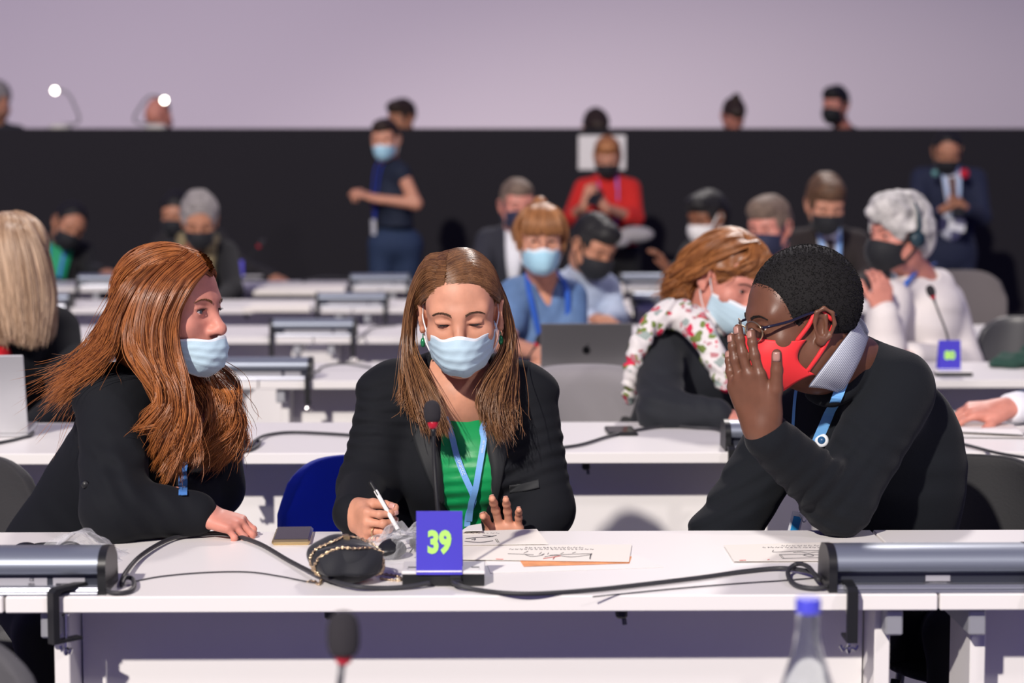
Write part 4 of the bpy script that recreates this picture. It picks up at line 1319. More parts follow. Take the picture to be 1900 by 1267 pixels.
def hand_prims(w, d, n, t, curls=(.3, .3, .3, .3), thumb=(.6, .3), spread=.10, s=1.0, thumb_curl=.3, base_bend=None):
    """w wrist, d towards the fingers, n out of the palm, t thumb side. returns prims and nail list"""
    d = unit(d); n = unit(n - d * np.dot(n, d)); t = unit(t - d * np.dot(t, d) - n * np.dot(t, n))
    w = np.asarray(w, float); P = []; nails = []
    def pt(a, b, c_): return w + s * (d * a + t * b + n * c_)
    ks = [(.088, .029, 0), (.093, .009, -.002), (.088, -.011, -.001), (.079, -.029, .001)]
    for i, k in enumerate(ks):
        P.append(cap(pt(.010, k[1] * .55, .002), pt(*k), .0145 * s, .0115 * s, .012 * s, flat=None))
    P.append(ell(pt(.045, .002, .004), np.array([.045, .036, .014]) * s, np.stack([d, t, n], 1), .015 * s))
    P.append(ell(pt(.035, .026, .009), np.array([.032, .016, .014]) * s, np.stack([unit(d + .35 * t), t, n], 1), .012 * s))     # thumb mound
    P.append(cap(pt(-.03, 0, 0), pt(.012, 0, 0), .024 * s, .026 * s, .02 * s, flat=(n, .72)))
    L = [.072, .080, .074, .058]; rr = [.0088, .0090, .0086, .0076]
    for i in range(4):
        c0 = curls[i]; cc = c0 if isinstance(c0, (tuple, list)) else (c0 * .8, c0, c0 * .7)
        a = spread * (1.5 - i) * .9 / 1.5
        fd = unit(d * math.cos(a) + t * math.sin(a)); p = pt(*ks[i]); r_ = rr[i] * s
        side = unit(np.cross(n, fd)); ang = 0; dirn = fd
        for j, fr in enumerate((.46, .30, .24)):
            ang += cc[j]
            dirn = fd * math.cos(ang) + n * math.sin(ang)
            p2 = p + dirn * L[i] * fr * s
            P.append(cap(p, p2, r_, r_ * .93, .0035 * s)); 
            if j < 2: P.append(ell(p2, np.full(3, r_ * 1.02), None, .003 * s))
            r_ *= .93; p = p2
        nn = fd * -math.sin(ang) + n * math.cos(ang)
        nails.append((p - dirn * .004 * s - nn * r_ * .86, dirn, -nn, unit(np.cross(dirn, nn)), r_))
    # thumb
    p = pt(.022, .026, .006); a, b = thumb
    td = unit(d * math.cos(a) + t * math.sin(a) + n * b); r_ = .0135 * s
    for j, l in enumerate((.040, .033, .027)):
        if j: td = unit(td + (d * .5 + n * .15 - t * .35) * thumb_curl * (1 if j == 1 else .6))
        p2 = p + td * l * s; P.append(cap(p, p2, r_, r_ * .86, .009 * s if j == 0 else .004 * s)); r_ *= .86; p = p2
    nt_ = unit(np.cross(td, np.cross(n, td)) * -1 + t * .5); nt_ = unit(nt_ - td * np.dot(nt_, td))
    nails.append((p - td * .003 * s + nt_ * r_ * .8, td, nt_, unit(np.cross(td, nt_)), r_ * 1.05))
    return P, nails

def nails_obj(nails, m, parent, name='fingernails'):
    b = MB()
    for p, d, nn, sd, r_ in nails:
        vs = []; nu, nv = 5, 5
        for j in range(nv):
            for i in range(nu):
                u = -1 + 2 * i / (nu - 1); v = -1 + 2 * j / (nv - 1)
                x = u * r_ * .72 * (1 - .18 * max(0, v) ** 2 - .1 * max(0, -v) ** 2)
                vs.append(p + sd * x + d * v * r_ * .85 + nn * (.0011 + r_ * .16 * (1 - u * u) - .0004 * v))
        fs = [[j * nu + i, j * nu + i + 1, (j + 1) * nu + i + 1, (j + 1) * nu + i] for j in range(nv - 1) for i in range(nu - 1)]
        b.add(vs, fs)
    o = b.build(name, m, parent, True)
    md = o.modifiers.new('t', 'SOLIDIFY'); md.thickness = .0008; md.offset = 0
    return o

def torso_prims(A, B, neck, hip, grow=0.0, depth=.100, bust=0.0, belly=0.0, k=.05):
    A, B, neck, hip = [np.asarray(x, float) for x in (A, B, neck, hip)]
    sx = unit(B - A); mid = (A + B) / 2; up = unit(mid - hip); sx = unit(sx - up * np.dot(sx, up)); fw = np.cross(sx, up)
    R = np.stack([sx, fw, up], 1); w = np.linalg.norm(B - A) / 2; g = grow
    L = np.linalg.norm(mid - hip)
    P = [ell(mid - up * .10 + fw * .005, (w * .88 + g, depth + g, .165 + g), R, k),
         cap(mid - sx * w * .7 - up * .028, mid + sx * w * .7 - up * .028, .052 + g, .052 + g, .04),
         cap(neck - up * .012, A + sx * .02 + up * .005, .040 + g, .044 + g, .05), cap(neck - up * .012, B - sx * .02 + up * .005, .040 + g, .044 + g, .05),
         ell(mid + (hip - mid) * .62, (w * .80 + g, depth * .95 + g + belly, L * .38 + g), R, .08),
         ell(hip, (w * .92 + g, depth * 1.15 + g, .14 + g), R, .08)]
    if bust:
        for s_ in (-1, 1): P.append(ell(mid + sx * s_ * w * .42 - up * .155 + fw * (depth * .62 + bust * .4), (.062 + g, .045 + bust, .065 + g), R, .05))
    return P, R

def arm_prims(S, E, Wr, r=(.054, .045, .043, .032), grow=0.0, k=.03):
    return [cap(S, E, r[0] + grow, r[1] + grow, k), cap(E, Wr, r[2] + grow, r[3] + grow, k)]

def fold(c, axis, freq, amp, rad, ph=0.0, warp=8.0):
    freq *= 2.5; c = np.asarray(c, float); a = unit(axis); b = unit(np.cross(a, V(.3, .5, .81)))
    def fn(X, Y, Z):
        dx, dy, dz = X - c[0], Y - c[1], Z - c[2]
        s_ = dx * a[0] + dy * a[1] + dz * a[2]; w_ = dx * b[0] + dy * b[1] + dz * b[2]
        w = np.sin(freq * s_ + 1.3 * np.sin(warp * 2.2 * w_ + ph) + ph)
        w = np.sign(w) * np.abs(w) ** .8
        w = w * (.45 + .55 * np.sin(warp * 1.7 * w_ + 19 * s_ + 2 * ph))
        return .75 * amp * w * np.exp(-(dx * dx + dy * dy + dz * dz) / rad ** 2)
    return disp(fn)

# ---- hair volumes in head coordinates
def hair_short(t=.008, line=.062, low=-.055, puff=0.0, noise=0.0018, side=.0, freq=95, front=True):
    P = [ell((0, .015, .034), (.0745 + t, .095 + t, .089 + t + puff), k=.01)]
    if front: P.append(ell((0, -.06, .085), (.05 + t, .04 + t, .03 + t * .8 + puff * .6), k=.03))
    P.append(ell((0, -.125, line - .094), (.085, .078, .092), k=.012, op='s'))
    for s in (-1, 1): P.append(ell((s * .085, -.002, -.018), (.03, .030, .038), k=.01, op='s'))
    P.append(half((0, .03, low), (0, -.35, -1), .012))
    if noise: P.append(disp(lambda X, Y, Z: noise * (np.sin(freq * X + 2 * np.sin(freq * .7 * Y)) * np.sin(freq * Y + 1.5 * np.sin(freq * .8 * Z)) + np.sin(freq * 1.1 * Z + X * freq * .5) * .6)))
    return P

def hair_mesh(prims, R, c, s, m, parent, res=.004, name='hair'):
    v, q = sdf_net(prims, res)
    return fast_mesh(name, c + s * (v @ R.T), q, m, parent)

def lanyard_obj(parent, paths, m, width=.015, name='lanyard', side=(1, 0, 0)):
    b = MB()
    for p in paths: b.ribbon(spline(p, 40), width, side)
    return b.build(name, m, parent)

M_lan = mat('light_blue_ribbon', srgb(120, 172, 232), .6)
M_lan2 = mat('mid_blue_ribbon', srgb(42, 104, 200), .6)
M_suit = mat('black_suit_cloth', (0.0085, 0.0095, 0.0125), .85, sheen=.03, spec=.2, bump=.12, bscale=600)
# ================================================================== THE THREE PEOPLE AT THE FRONT DESK
from mathutils.bvhtree import BVHTree
def bvh_of(*nets_):
    v, q = join_nets(nets_)
    return BVHTree.FromPolygons([tuple(x) for x in v], q.tolist())
def surf(bvh, px, py, off=.003, fallback=None):
    """point of the garment seen at (px, py), lifted along its normal"""
    r = unit(ray(px, py))
    h = bvh.ray_cast(Vector(CAM), Vector(r))
    if h[0] is None: return W(px, py, fallback)
    n = np.array(h[1]); 
    if np.dot(n, r) > 0: n = -n
    return np.array(h[0]) + n * off
def patch(name, edgeA, edgeB, bvh, m, parent, off=.004, n=30, k=8, thick=.003, fb=4.05):
    """cloth piece lying on a garment between two outlines"""
    A = spline([(x, y, 0) for x, y in edgeA], n); B = spline([(x, y, 0) for x, y in edgeB], n)
    vs = []
    for i in range(n):
        for j in range(k):
            t = j / (k - 1); p = A[i] * (1 - t) + B[i] * t
            vs.append(surf(bvh, p[0], p[1], off, fb))
    vs = np.array(vs).reshape(n, k, 3)
    for _ in range(3):       # ease jumps
        vs[1:-1] = (vs[:-2] + 2 * vs[1:-1] + vs[2:]) / 4
    fs = [[i * k + j, i * k + j + 1, (i + 1) * k + j + 1, (i + 1) * k + j] for i in range(n - 1) for j in range(k - 1)]
    o = mesh_obj(name, vs.reshape(-1, 3), fs, m, parent)
    md = o.modifiers.new('t', 'SOLIDIFY'); md.thickness = thick; md.offset = 0
    return o
def strip(pts, bvh, width, b, off=.005, fb=4.0, side=None):
    P = spline([(x, y, 0) for x, y in pts], 40)
    Q = np.array([surf(bvh, p[0], p[1], off, fb) for p in P])
    for _ in range(4): Q[1:-1] = (Q[:-2] + 2 * Q[1:-1] + Q[2:]) / 4
    b.ribbon(Q, width, side if side is not None else (1, 0, 0), .0015)
    return Q
def ribbon_text(Q, frac, txt, size, m, parent, up=False):
    i = int(frac * (len(Q) - 1)); i = min(max(i, 1), len(Q) - 2)
    t_ = unit(Q[i + 1] - Q[i - 1]); 
    if up: t_ = -t_
    toc = unit(CAM - Q[i]); nn = unit(toc - t_ * np.dot(toc, t_)); sd = np.cross(nn, t_)
    text_obj('ribbon_lettering', txt, size, mat('ribbon_white_print', (.80, .86, .92), .6), parent, Q[i] + nn * .0016, t_, sd, .95, 0, .0002)
def vol(guides, r0=.02, r1=.014, k=.03):
    out = []
    for g in guides:
        P = spline(g, 9); rr = np.linspace(r0, r1, 9)
        for i in range(8): out.append(cap(P[i], P[i + 1], rr[i], rr[i + 1], k))
    return out
def WW(l): return [W(*p) for p in l]
def legs_prims(hip, knees, ankles, grow=0):
    P = [ell(hip, (.155 + grow, .12 + grow, .12 + grow), None, .05)]
    for i, s in enumerate((-1, 1)):
        h = hip + V(s * .09, 0, -.02)
        P += [cap(h, knees[i], .085 + grow, .06 + grow, .05), cap(knees[i], ankles[i], .056 + grow, .042 + grow, .03)]
    return P
M_trouser = mat('black_trousers', (0.008, 0.008, 0.010), .85, sheen=.1)
M_shoe = mat('black_shoe_leather', (0.01, 0.009, 0.009), .35)
def lower_body(root, hip, y_front, xs, m=None):
    kn = [V(x, y_front, .50) for x in xs]; an = [V(x, y_front + .04, .09) for x in xs]
    v, q = sdf_net(legs_prims(np.asarray(hip, float), kn, an), .010); fast_mesh('trousers', v, q, m or M_trouser, root)
    P = []
    for a in an: P += [cap(a + V(0, .02, -.045), a + V(0, -.15, -.055), .042, .036, .03, flat=((0, 0, 1), .8))]
    P.append(half(V(0, 0, .004), (0, 0, -1), .003))
    v, q = sdf_net(P, .008); fast_mesh('shoes', v, q, M_shoe, root)

# ------------------------------------------------------------------ woman writing, middle
def woman_middle():
    c = W(855, 579, 4.06); R = rot(-1, 10, -2); s = 1.0
    A, B = W(725, 724, 4.17), W(973, 726, 4.17)
    neck = W(853, 690, 4.15); hip = W(852, 1120, 4.24)
    root = thing('person', 'woman writing in green top and black blazer, light blue surgical mask, between two colleagues', 'person', (hip[0], hip[1], 0))
    eA, wA = W(682, 905, 4.08), W(655, 955, 3.85)
    eB, wB = W(1008, 945, 4.10), W(948, 1046, 3.99)
    # skin
    hd = head_mesh(R, c, s, neck, .0026, neck_r=.050, eye_open=.22, lid=.0045, jaw=.98)
    chest = sdf_net([ell(W(853, 735, 4.14), (.12, .07, .09)), cap(neck, W(853, 735, 4.12), .05, .06)], .006)
    dR = unit(V(.42, -.90, -.10)); nR = unit(V(.90, .42, .05)); tR = np.cross(dR, nR)
    hR, nailsR = hand_prims(wA, dR, nR, tR, curls=((.55, .9, .5), (.75, 1.1, .6), (.85, 1.2, .6), (.9, 1.25, .6)), thumb=(.30, .62), spread=.03, s=.90, thumb_curl=.45)
    hRm = sdf_net(hR + [cap(eA, wA, .036, .026)], .0024)
    dL = unit(V(-.16, -.30, .94)); nL = unit(V(.05, -.95, -.3)); tL = np.cross(nL, dL)
    hL, nailsL = hand_prims(wB, dL, nL, tL, curls=((.3, .5, .35), (.1, .3, .2), (.05, .3, .2), (.1, .35, .25)), thumb=(.7, .3), spread=.16, s=.98)
    hLm = sdf_net(hL + [cap(eB, wB, .036, .026)], .0024)
    body = fast_mesh('body', *join_nets([hd, chest, hRm, hLm]), SK_FAIR, root)
    nails_obj(nailsR, mat('nail_fair', (.62, .33, .28), .25), root)
    nails_obj(nailsL[:0] + nailsL[:4], MATS['nail_fair'], root)
    add_face(root, R, c, s, (0, 22), M_iris, mat('brow_brown', (.085, .042, .022), .7), .0055, True, .22, .0045, hd)
    mask_patch(root, R, c, s, 'surgical', push=.001, drop=-.003, vs=.93)
    # earrings
    for sd in (-1, 1):
        b = MB(); e = c + s * (R @ V(sd * .080, .002, -.044))
        b.tube([e, e - V(0, 0, .008)], .0012, 6)
        b.lathe(e - V(0, 0, .017), [(.0001, -.011), (.004, -.008), (.0052, 0), (.0035, .007), (.0001, .010)], 12, (0, 0, 1))
        b.build('earring', mat('green_gold_drop', (.02, .22, .09), .25, .3), root, True)
    # finger rings
    b = MB()
    kx = wA + .90 * (dR * .079 + tR * -.029); 
    for i, (dz, mm) in enumerate(((-.011, 0), (-.029, 0))):
        cen = wA + .90 * (dR * .088 + tR * dz) + (dR * math.cos(.6) + nR * math.sin(.6)) * .016
        ax = unit(dR * math.cos(.6) + nR * math.sin(.6)); u1 = unit(np.cross(ax, tR)); u2 = np.cross(ax, u1)
        b.tube([cen + .0098 * (math.cos(a) * u1 + math.sin(a) * u2) for a in np.linspace(0, 2 * math.pi, 25)], .0011, 6, False)
    b.build('finger_rings', M_gold, root, True)
    # blouse
    tp, Rt = torso_prims(A, B, neck, hip, .004, bust=.022)
    blouse_p = [p for p in tp] + [ell(W(853, 705, 4.10), (.060, .085, .035), k=.012, op='s'),
                fold(W(868, 950, 4.1), (0, .2, 1), 110, .0035, .11), fold(W(855, 790, 4.05), (1, 0, .4), 60, .0016, .12)]
    bl = sdf_net(blouse_p, .005)
    M_greentop = mat('emerald_satin', (0.004, 0.30, 0.085), .45, sheen=.1, bump=.05)
    fast_mesh('blouse', *bl, M_greentop, root)
    # blazer
    tj, _ = torso_prims(A, B, neck, hip, .013, bust=.024)
    jk = tj + arm_prims(A + V(-.0, 0, -.012), eA, wA + unit(eA - wA) * .008, (.064, .056, .054, .038), .004) + arm_prims(B + V(.0, 0, -.012), eB, wB + unit(eB - wB) * .03, (.064, .058, .056, .042), .004)
    jk += [ell(W(738, 965, 4.17), (.075, .06, .11), k=.03), ell(W(962, 965, 4.19), (.07, .06, .11), k=.03)]
    jk += [ell(A + V(-.012, 0, .002), (.062, .060, .044), k=.012), ell(B + V(.012, 0, .002), (.062, .060, .044), k=.012)]
    jk += [cap(W(850, 700, 4.055), W(866, 880, 4.045), .052, .054, .006, 's'), cap(W(866, 880, 4.045), W(869, 1090, 4.10), .054, .050, .006, 's'),
           cap(W(852, 640, 4.12), W(852, 712, 4.06), .066, .060, .006, 's'),
           fold(eA + V(.01, 0, .10), (.15, .2, 1), 95, .0035, .11, .4), fold(eA + V(-.02, 0, .20), (-.3, .1, 1), 80, .0028, .09, 1.4),
           fold(eB + V(-.02, -.03, .06), (-.35, .2, 1), 90, .0042, .13, .2), fold(eB + V(0, 0, .20), (.3, .2, 1), 70, .003, .10, 2.0),
           fold(W(690, 770, 4.12), (.2, 0, 1), 120, .002, .06)]
    jn = sdf_net(jk, .0045)
    fast_mesh('blazer', *jn, M_suit, root)
    bv = bvh_of(jn)
    lap = mat('black_lapel_cloth', (0.012, 0.0135, 0.016), .7, sheen=.12, bump=.1, bscale=600)
    patch('lapel', [(806, 700), (803, 770), (815, 860), (822, 935)], [(775, 700), (764, 790), (787, 868), (819, 936)], bv, lap, root, .0035)
    patch('lapel', [(893, 700), (900, 770), (910, 860), (917, 935)], [(925, 700), (946, 790), (934, 868), (920, 936)], bv, lap, root, .0035)
    patch('pocket_flap', [(945, 900), (975, 896), (1000, 890)], [(946, 915), (976, 911), (1001, 905)], bv, lap, root, .002)
    # lanyard
    bb = bvh_of(bl, jn); b = MB()
    q1 = strip([(826, 770), (838, 805), (846, 840), (858, 872), (874, 905), (880, 925), (869, 950), (866, 975)], bb, .0125, b, .006)
    q2 = strip([(906, 765), (900, 790), (896, 825), (890, 865), (883, 905), (875, 930), (870, 962)], bb, .0125, b, .008)
    ln = b.build('lanyard', M_lan, root)
    ribbon_text(q1, .42, 'UNFCCC', .0085, M_lan, ln); ribbon_text(q1, .80, 'unfccc.int', .0072, M_lan, ln, True); ribbon_text(q2, .38, 'unfccc.int', .0075, M_lan, ln, True)
    # hair
    hm = hair_mat('light_brown_hair', (0.065, 0.026, 0.010), (0.33, 0.155, 0.065), .36, (70, 70, 5))
    left = [WW([(826, 541, 3.985), (808, 546, 3.985), (788, 556, 4.03), (766, 580, 4.11), (762, 640, 4.09), (788, 700, 4.03), (815, 760, 3.995), (832, 812, 3.985)]),
            WW([(828, 526, 3.99), (798, 524, 4.00), (772, 556, 4.06), (760, 600, 4.10), (763, 660, 4.07), (784, 720, 4.02), (802, 770, 3.99), (818, 805, 3.985)]),
            WW([(830, 503, 4.00), (790, 498, 4.02), (766, 545, 4.05), (757, 610, 4.08), (758, 670, 4.06), (772, 730, 4.02), (786, 770, 4.00), (800, 806, 3.99)]),
            WW([(831, 486, 4.02), (790, 486, 4.05), (762, 550, 4.08), (755, 620, 4.09), (754, 680, 4.07), (762, 735, 4.05), (776, 770, 4.01), (785, 778, 3.99)]),
            WW([(834, 470, 4.05), (790, 480, 4.08), (762, 550, 4.10), (753, 620, 4.11), (750, 680, 4.09), (746, 710, 4.05), (744, 728, 4.04), (735, 742, 4.04)])]
    right = [WW([(834, 540, 3.985), (872, 537, 3.985), (912, 550, 4.03), (940, 580, 4.11), (932, 660, 4.07), (906, 710, 4.01), (893, 750, 3.99), (908, 795, 3.985)]),
             WW([(833, 524, 3.99), (882, 516, 4.00), (927, 556, 4.06), (946, 610, 4.10), (940, 670, 4.06), (920, 730, 4.01), (918, 780, 3.99), (934, 820, 3.985)]),
             WW([(832, 502, 4.00), (888, 494, 4.03), (930, 545, 4.06), (945, 615, 4.08), (945, 680, 4.06), (930, 740, 4.02), (926, 780, 4.0), (936, 815, 3.99)]),
             WW([(832, 486, 4.02), (888, 484, 4.06), (930, 545, 4.09), (947, 620, 4.10), (947, 690, 4.07), (945, 740, 4.03), (945, 770, 4.01), (948, 790, 4.01)]),
             WW([(836, 470, 4.05), (890, 478, 4.08), (930, 545, 4.11), (948, 620, 4.12), (950, 690, 4.09), (942, 740, 4.04), (936, 780, 4.02), (942, 806, 4.01)])]
    capv = sdf_net(hair_short(.002, .056, -.07, front=False, noise=0), .004)
    capn = (c + s * (capv[0] @ R.T), capv[1])
    sh = [sheet(left, 3600, 28, .0040, .004, 1.2, .5, .00078, .010, .14), sheet(right, 3600, 28, .0040, .005, 1.2, .5, .00078, .010, .14),
          sheet(left, 700, 28, .007, .008, 1.6, .4, .0009, .02, .2, clump=50), sheet(right, 900, 28, .007, .011, 1.6, .4, .0009, .02, .2, clump=50)]
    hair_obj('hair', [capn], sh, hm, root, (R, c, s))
    lower_body(root, W(852, 1150, 4.26), 4.0 - .12, (hip[0] - .1, hip[0] + .1))
    # pen
    top, tip = W(687, 893, 3.80), W(744, 992, 3.735)
    tip[2] = max(tip[2], DESK_Z + .003)
    pen = thing('pen', 'white pen with black cap held by the middle woman', 'pen', tip)
    d = unit(tip - top); L = np.linalg.norm(tip - top)
    MB().tube([top + d * .022, top + d * (L - .012)], .0042, 12).build('barrel', mat('white_pen_plastic', (.8, .8, .78), .3), pen, auto=40)
    b = MB(); b.tube([top, top + d * .003, top + d * .023], [.003, .0046, .0046], 12); b.tube([top + d * (L - .013), tip], [.004, .0008], 10)
    b.box(top + d * .017 + V(0, -.006, 0), (.0022, .002, .03), np.stack([unit(np.cross(d, V(0, 1, 0))), unit(np.cross(d, np.cross(d, V(0, 1, 0)))), d], 1))
    b.build('cap_and_tip', M_black, pen, auto=40)
    return root
woman_middle()

# ------------------------------------------------------------------ woman with long ginger hair, left
def woman_left():
    c = W(316, 573, 4.0); R = rot(69, 1, 3); s = 1.03
    A, B = W(208, 742, 3.97), W(388, 742, 4.20)
    neck = W(305, 690, 4.07); hip = W(120, 1050, 4.30)
    root = thing('person', 'ginger long haired woman in black jacket leaning in at the left, mask below her nose', 'person', (hip[0], hip[1], 0))
    eA, wA = W(214, 948, 3.80), W(374, 956, 3.84)
    eA[2] = max(eA[2], DESK_Z + .062); wA[2] = max(wA[2], DESK_Z + .045)
    eB, wB = W(398, 905, 4.13), W(330, 985, 3.97)
    wB[2] = max(wB[2], DESK_Z + .05)
    hd = head_mesh(R, c, s, neck, .0026, neck_r=.050, eye_open=.75, jaw=.97, nose=1.3)
    dR = unit(V(.86, -.24, -.20)); nR = unit(V(-.15, .25, -.95)); nR = unit(nR - dR * np.dot(nR, dR)); tR = np.cross(dR, nR)
    hR, nailsR = hand_prims(wA, dR, nR, tR, curls=((.55, .95, .6), (.6, 1.0, .6), (.65, 1.0, .6), (.7, 1.0, .6)), thumb=(.25, .3), spread=.07, s=.86)
    hRm = sdf_net(hR + [cap(eA, wA, .036, .026)], .0024)
    dL = unit(V(-.9, -.2, -.1)); nL = unit(V(0, .2, -1)); tL = np.cross(nL, dL)
    hL, nailsL = hand_prims(wB, dL, nL, tL, curls=(.3, .3, .3, .3), s=.95)
    hLm = sdf_net(hL + [cap(eB, wB, .036, .026)], .003)
    chest = sdf_net([ell(W(310, 745, 4.09), (.10, .08, .09)), cap(neck, W(310, 745, 4.09), .05, .06)], .006)
    fast_mesh('body', *join_nets([hd, chest, hRm, hLm]), SK_PINK, root)
    nails_obj(nailsR, MATS['nail_fair'], root)
    add_face(root, R, c, s, (8, 0), M_iris, mat('brow_auburn', (.16, .07, .03), .7), .0045, True, .75, 0.0, hd)
    mask_patch(root, R, c, s, 'surgical', drop=.026, push=-.006, vs=.80)
    # jacket
    tj, Rt = torso_prims(A, B, neck, hip, .016, depth=.115, bust=.02, belly=.02)
    up = Rt[:, 2]
    jk = tj + arm_prims(A, eA, wA - unit(wA - eA) * .012, (.068, .060, .058, .040), .004) + arm_prims(B, eB, wB - unit(wB - eB) * .03, (.064, .055, .052, .040), .004)
    jk += [ell(A + V(-.01, -.005, .004), (.068, .066, .055), k=.014),
           half(V(0, 0, DESK_Z + .002), (0, 0, -1), .004)] if False else [ell(A + V(-.01, -.005, .004), (.068, .066, .055), k=.014)]
    jk += [ell(W(318, 690, 4.05), (.075, .09, .06), None, .01, 's'),
           fold(eA + V(.03, 0, .03), (.8, 0, .5), 75, .0045, .10, .3), fold(eA + V(.0, -.03, .13), (.4, .1, 1), 60, .004, .10, 1.0),
           fold(wA - V(.09, 0, 0), (1, 0, .3), 70, .0028, .08, .5), fold(A + V(.05, -.05, -.05), (.7, 0, -.6), 75, .005, .09, 2.1),
           fold(W(120, 850, 4.0), (.5, 0, .6), 38, .004, .20, .2)]
    jn = sdf_net(jk, .0045)
    fast_mesh('jacket', *jn, M_suit, root)
    bv = bvh_of(jn); bt_ = bvh_of(sdf_net(tj, .008))
    b = MB()
    q1 = strip([(330, 800), (338, 850), (342, 890), (341, 922)], bv, .012, b, .006, 4.0)
    strip([(326, 800), (333, 850), (335, 890), (334, 920)], bv, .007, b, .003, 4.0)
    ln = b.build('lanyard', mat('ribbon_blue_shaded', srgb(70, 120, 185), .6), root)  # darker blue: the shadow on this ribbon is put into its colour
    ribbon_text(q1, .35, 'unfccc.int', .0075, M_lan, ln, True); ribbon_text(q1, .86, 'UNFCCC', .0075, M_lan, ln, True)
    MB().lathe(surf(bv, 161, 900, .004, 4.0), [(.0001, .003), (.006, .002), (.008, 0), (.006, -.002)], 14, (0, -1, .2)).build('button', M_black, root, True)
    # hair
    hm = hair_mat('ginger_hair', (0.115, 0.028, 0.006), (0.53, 0.185, 0.05), .34, (60, 60, 6))
    near = [WW([(384, 502, 3.945), (358, 530, 3.915), (330, 585, 3.90), (322, 640, 3.895), (338, 700, 3.885), (352, 770, 3.87), (352, 815, 3.87), (350, 850, 3.875)]),
            WW([(378, 488, 3.95), (330, 530, 3.895), (300, 600, 3.88), (305, 660, 3.87), (326, 720, 3.86), (345, 780, 3.86), (330, 840, 3.865), (318, 890, 3.87)]),
            WW([(360, 474, 3.96), (298, 530, 3.89), (275, 600, 3.87), (282, 660, 3.86), (305, 715, 3.85), (322, 780, 3.855), (312, 840, 3.86), (305, 885, 3.87)]),
            WW([(340, 466, 3.975), (270, 530, 3.89), (245, 600, 3.87), (255, 655, 3.855), (290, 705, 3.85), (305, 750, 3.85), (298, 790, 3.85), (300, 830, 3.85)]),
            WW([(335, 464, 3.98), (262, 530, 3.89), (235, 600, 3.875), (240, 650, 3.86), (275, 700, 3.85), (296, 740, 3.85), (285, 772, 3.85), (262, 788, 3.85)])]
    back = [WW([(335, 464, 3.98), (262, 525, 3.90), (228, 590, 3.885), (215, 640, 3.88), (190, 670, 3.90), (160, 695, 3.92), (135, 715, 3.93), (110, 738, 3.94)]),
            WW([(318, 460, 4.0), (245, 520, 3.93), (210, 590, 3.92), (188, 640, 3.93), (165, 675, 3.95), (140, 705, 3.97), (118, 728, 3.98), (98, 748, 3.99)]),
            WW([(300, 461, 4.03), (235, 510, 3.99), (205, 570, 3.99), (182, 620, 4.0), (160, 660, 4.01), (140, 690, 4.02), (122, 715, 4.03), (105, 735, 4.03)]),
            WW([(290, 465, 4.06), (232, 515, 4.06), (208, 575, 4.07), (190, 630, 4.07), (172, 670, 4.07), (155, 700, 4.07), (140, 720, 4.07), (125, 745, 4.07)])]
    far = [WW([(392, 498, 3.96), (372, 520, 4.06), (360, 560, 4.09), (352, 650, 4.06), (372, 710, 4.0), (395, 760, 3.97), (385, 820, 3.97), (365, 870, 3.97)]),
           WW([(385, 482, 3.98), (370, 510, 4.07), (350, 560, 4.11), (360, 660, 4.08), (395, 715, 4.02), (420, 760, 3.99), (412, 815, 3.98), (392, 862, 3.98)]),
           WW([(368, 472, 4.0), (360, 500, 4.08), (345, 560, 4.13), (370, 660, 4.10), (410, 710, 4.05), (428, 755, 4.02), (424, 800, 4.01), (405, 850, 4.0)])]
    G = lambda l: [c + s * (R @ V(*p)) for p in l]
    crown = [G([(.0, -.090, .068), (-.02, -.080, .078), (-.048, -.055, .080), (-.072, -.02, .06), (-.082, .02, .03), (-.08, .05, -.01)]),
             G([(.02, -.080, .080), (-.01, -.070, .095), (-.045, -.045, .092), (-.07, -.01, .07), (-.08, .03, .04), (-.078, .06, 0)]),
             G([(.045, -.074, .070), (.02, -.06, .105), (-.03, -.02, .118), (-.06, .03, .10), (-.07, .07, .06), (-.06, .09, .01)]),
             G([(.066, -.055, .050), (.055, -.035, .10), (.01, .02, .125), (-.03, .07, .105), (-.04, .10, .06), (-.035, .11, .01)])]
    cv = sdf_net(hair_short(.002, .076, -.085, front=False, noise=0), .004)
    capn = (c + s * (cv[0] @ R.T), cv[1])
    sh = [sheet(near, 2200, 32, .0055, .005, 1.4, .5, .0008, .008, .2), sheet(near, 4200, 34, .0080, .020, 1.9, .4, .0009, .010, .14, clump=46),
          sheet(back, 3000, 28, .0060, .008, 1.6, .4, .00075, .03, .25), sheet(back, 350, 28, .012, .014, 1.8, .3, .0005, .05, .1),
          sheet(crown, 1500, 20, .004, .003, 1.0, .6, .0008, .008, .1), sheet(far, 1400, 28, .009, .008, 1.5, .5, .0008, .01, .2), sheet(far, 2600, 30, .011, .024, 2.0, .4, .0009, .02, .15, clump=34)]
    nape = sdf_net([ell(c + s * (R @ V(-.01, .055, -.075)), np.array([.055, .05, .085]), R), ell(W(262, 640, 4.0), np.array([.05, .06, .06]))], .005)
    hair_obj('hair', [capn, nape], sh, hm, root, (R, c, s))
    lower_body(root, hip + V(0, 0, -.03), 4.02, (hip[0] + .02, hip[0] + .24))
    return root
woman_left()

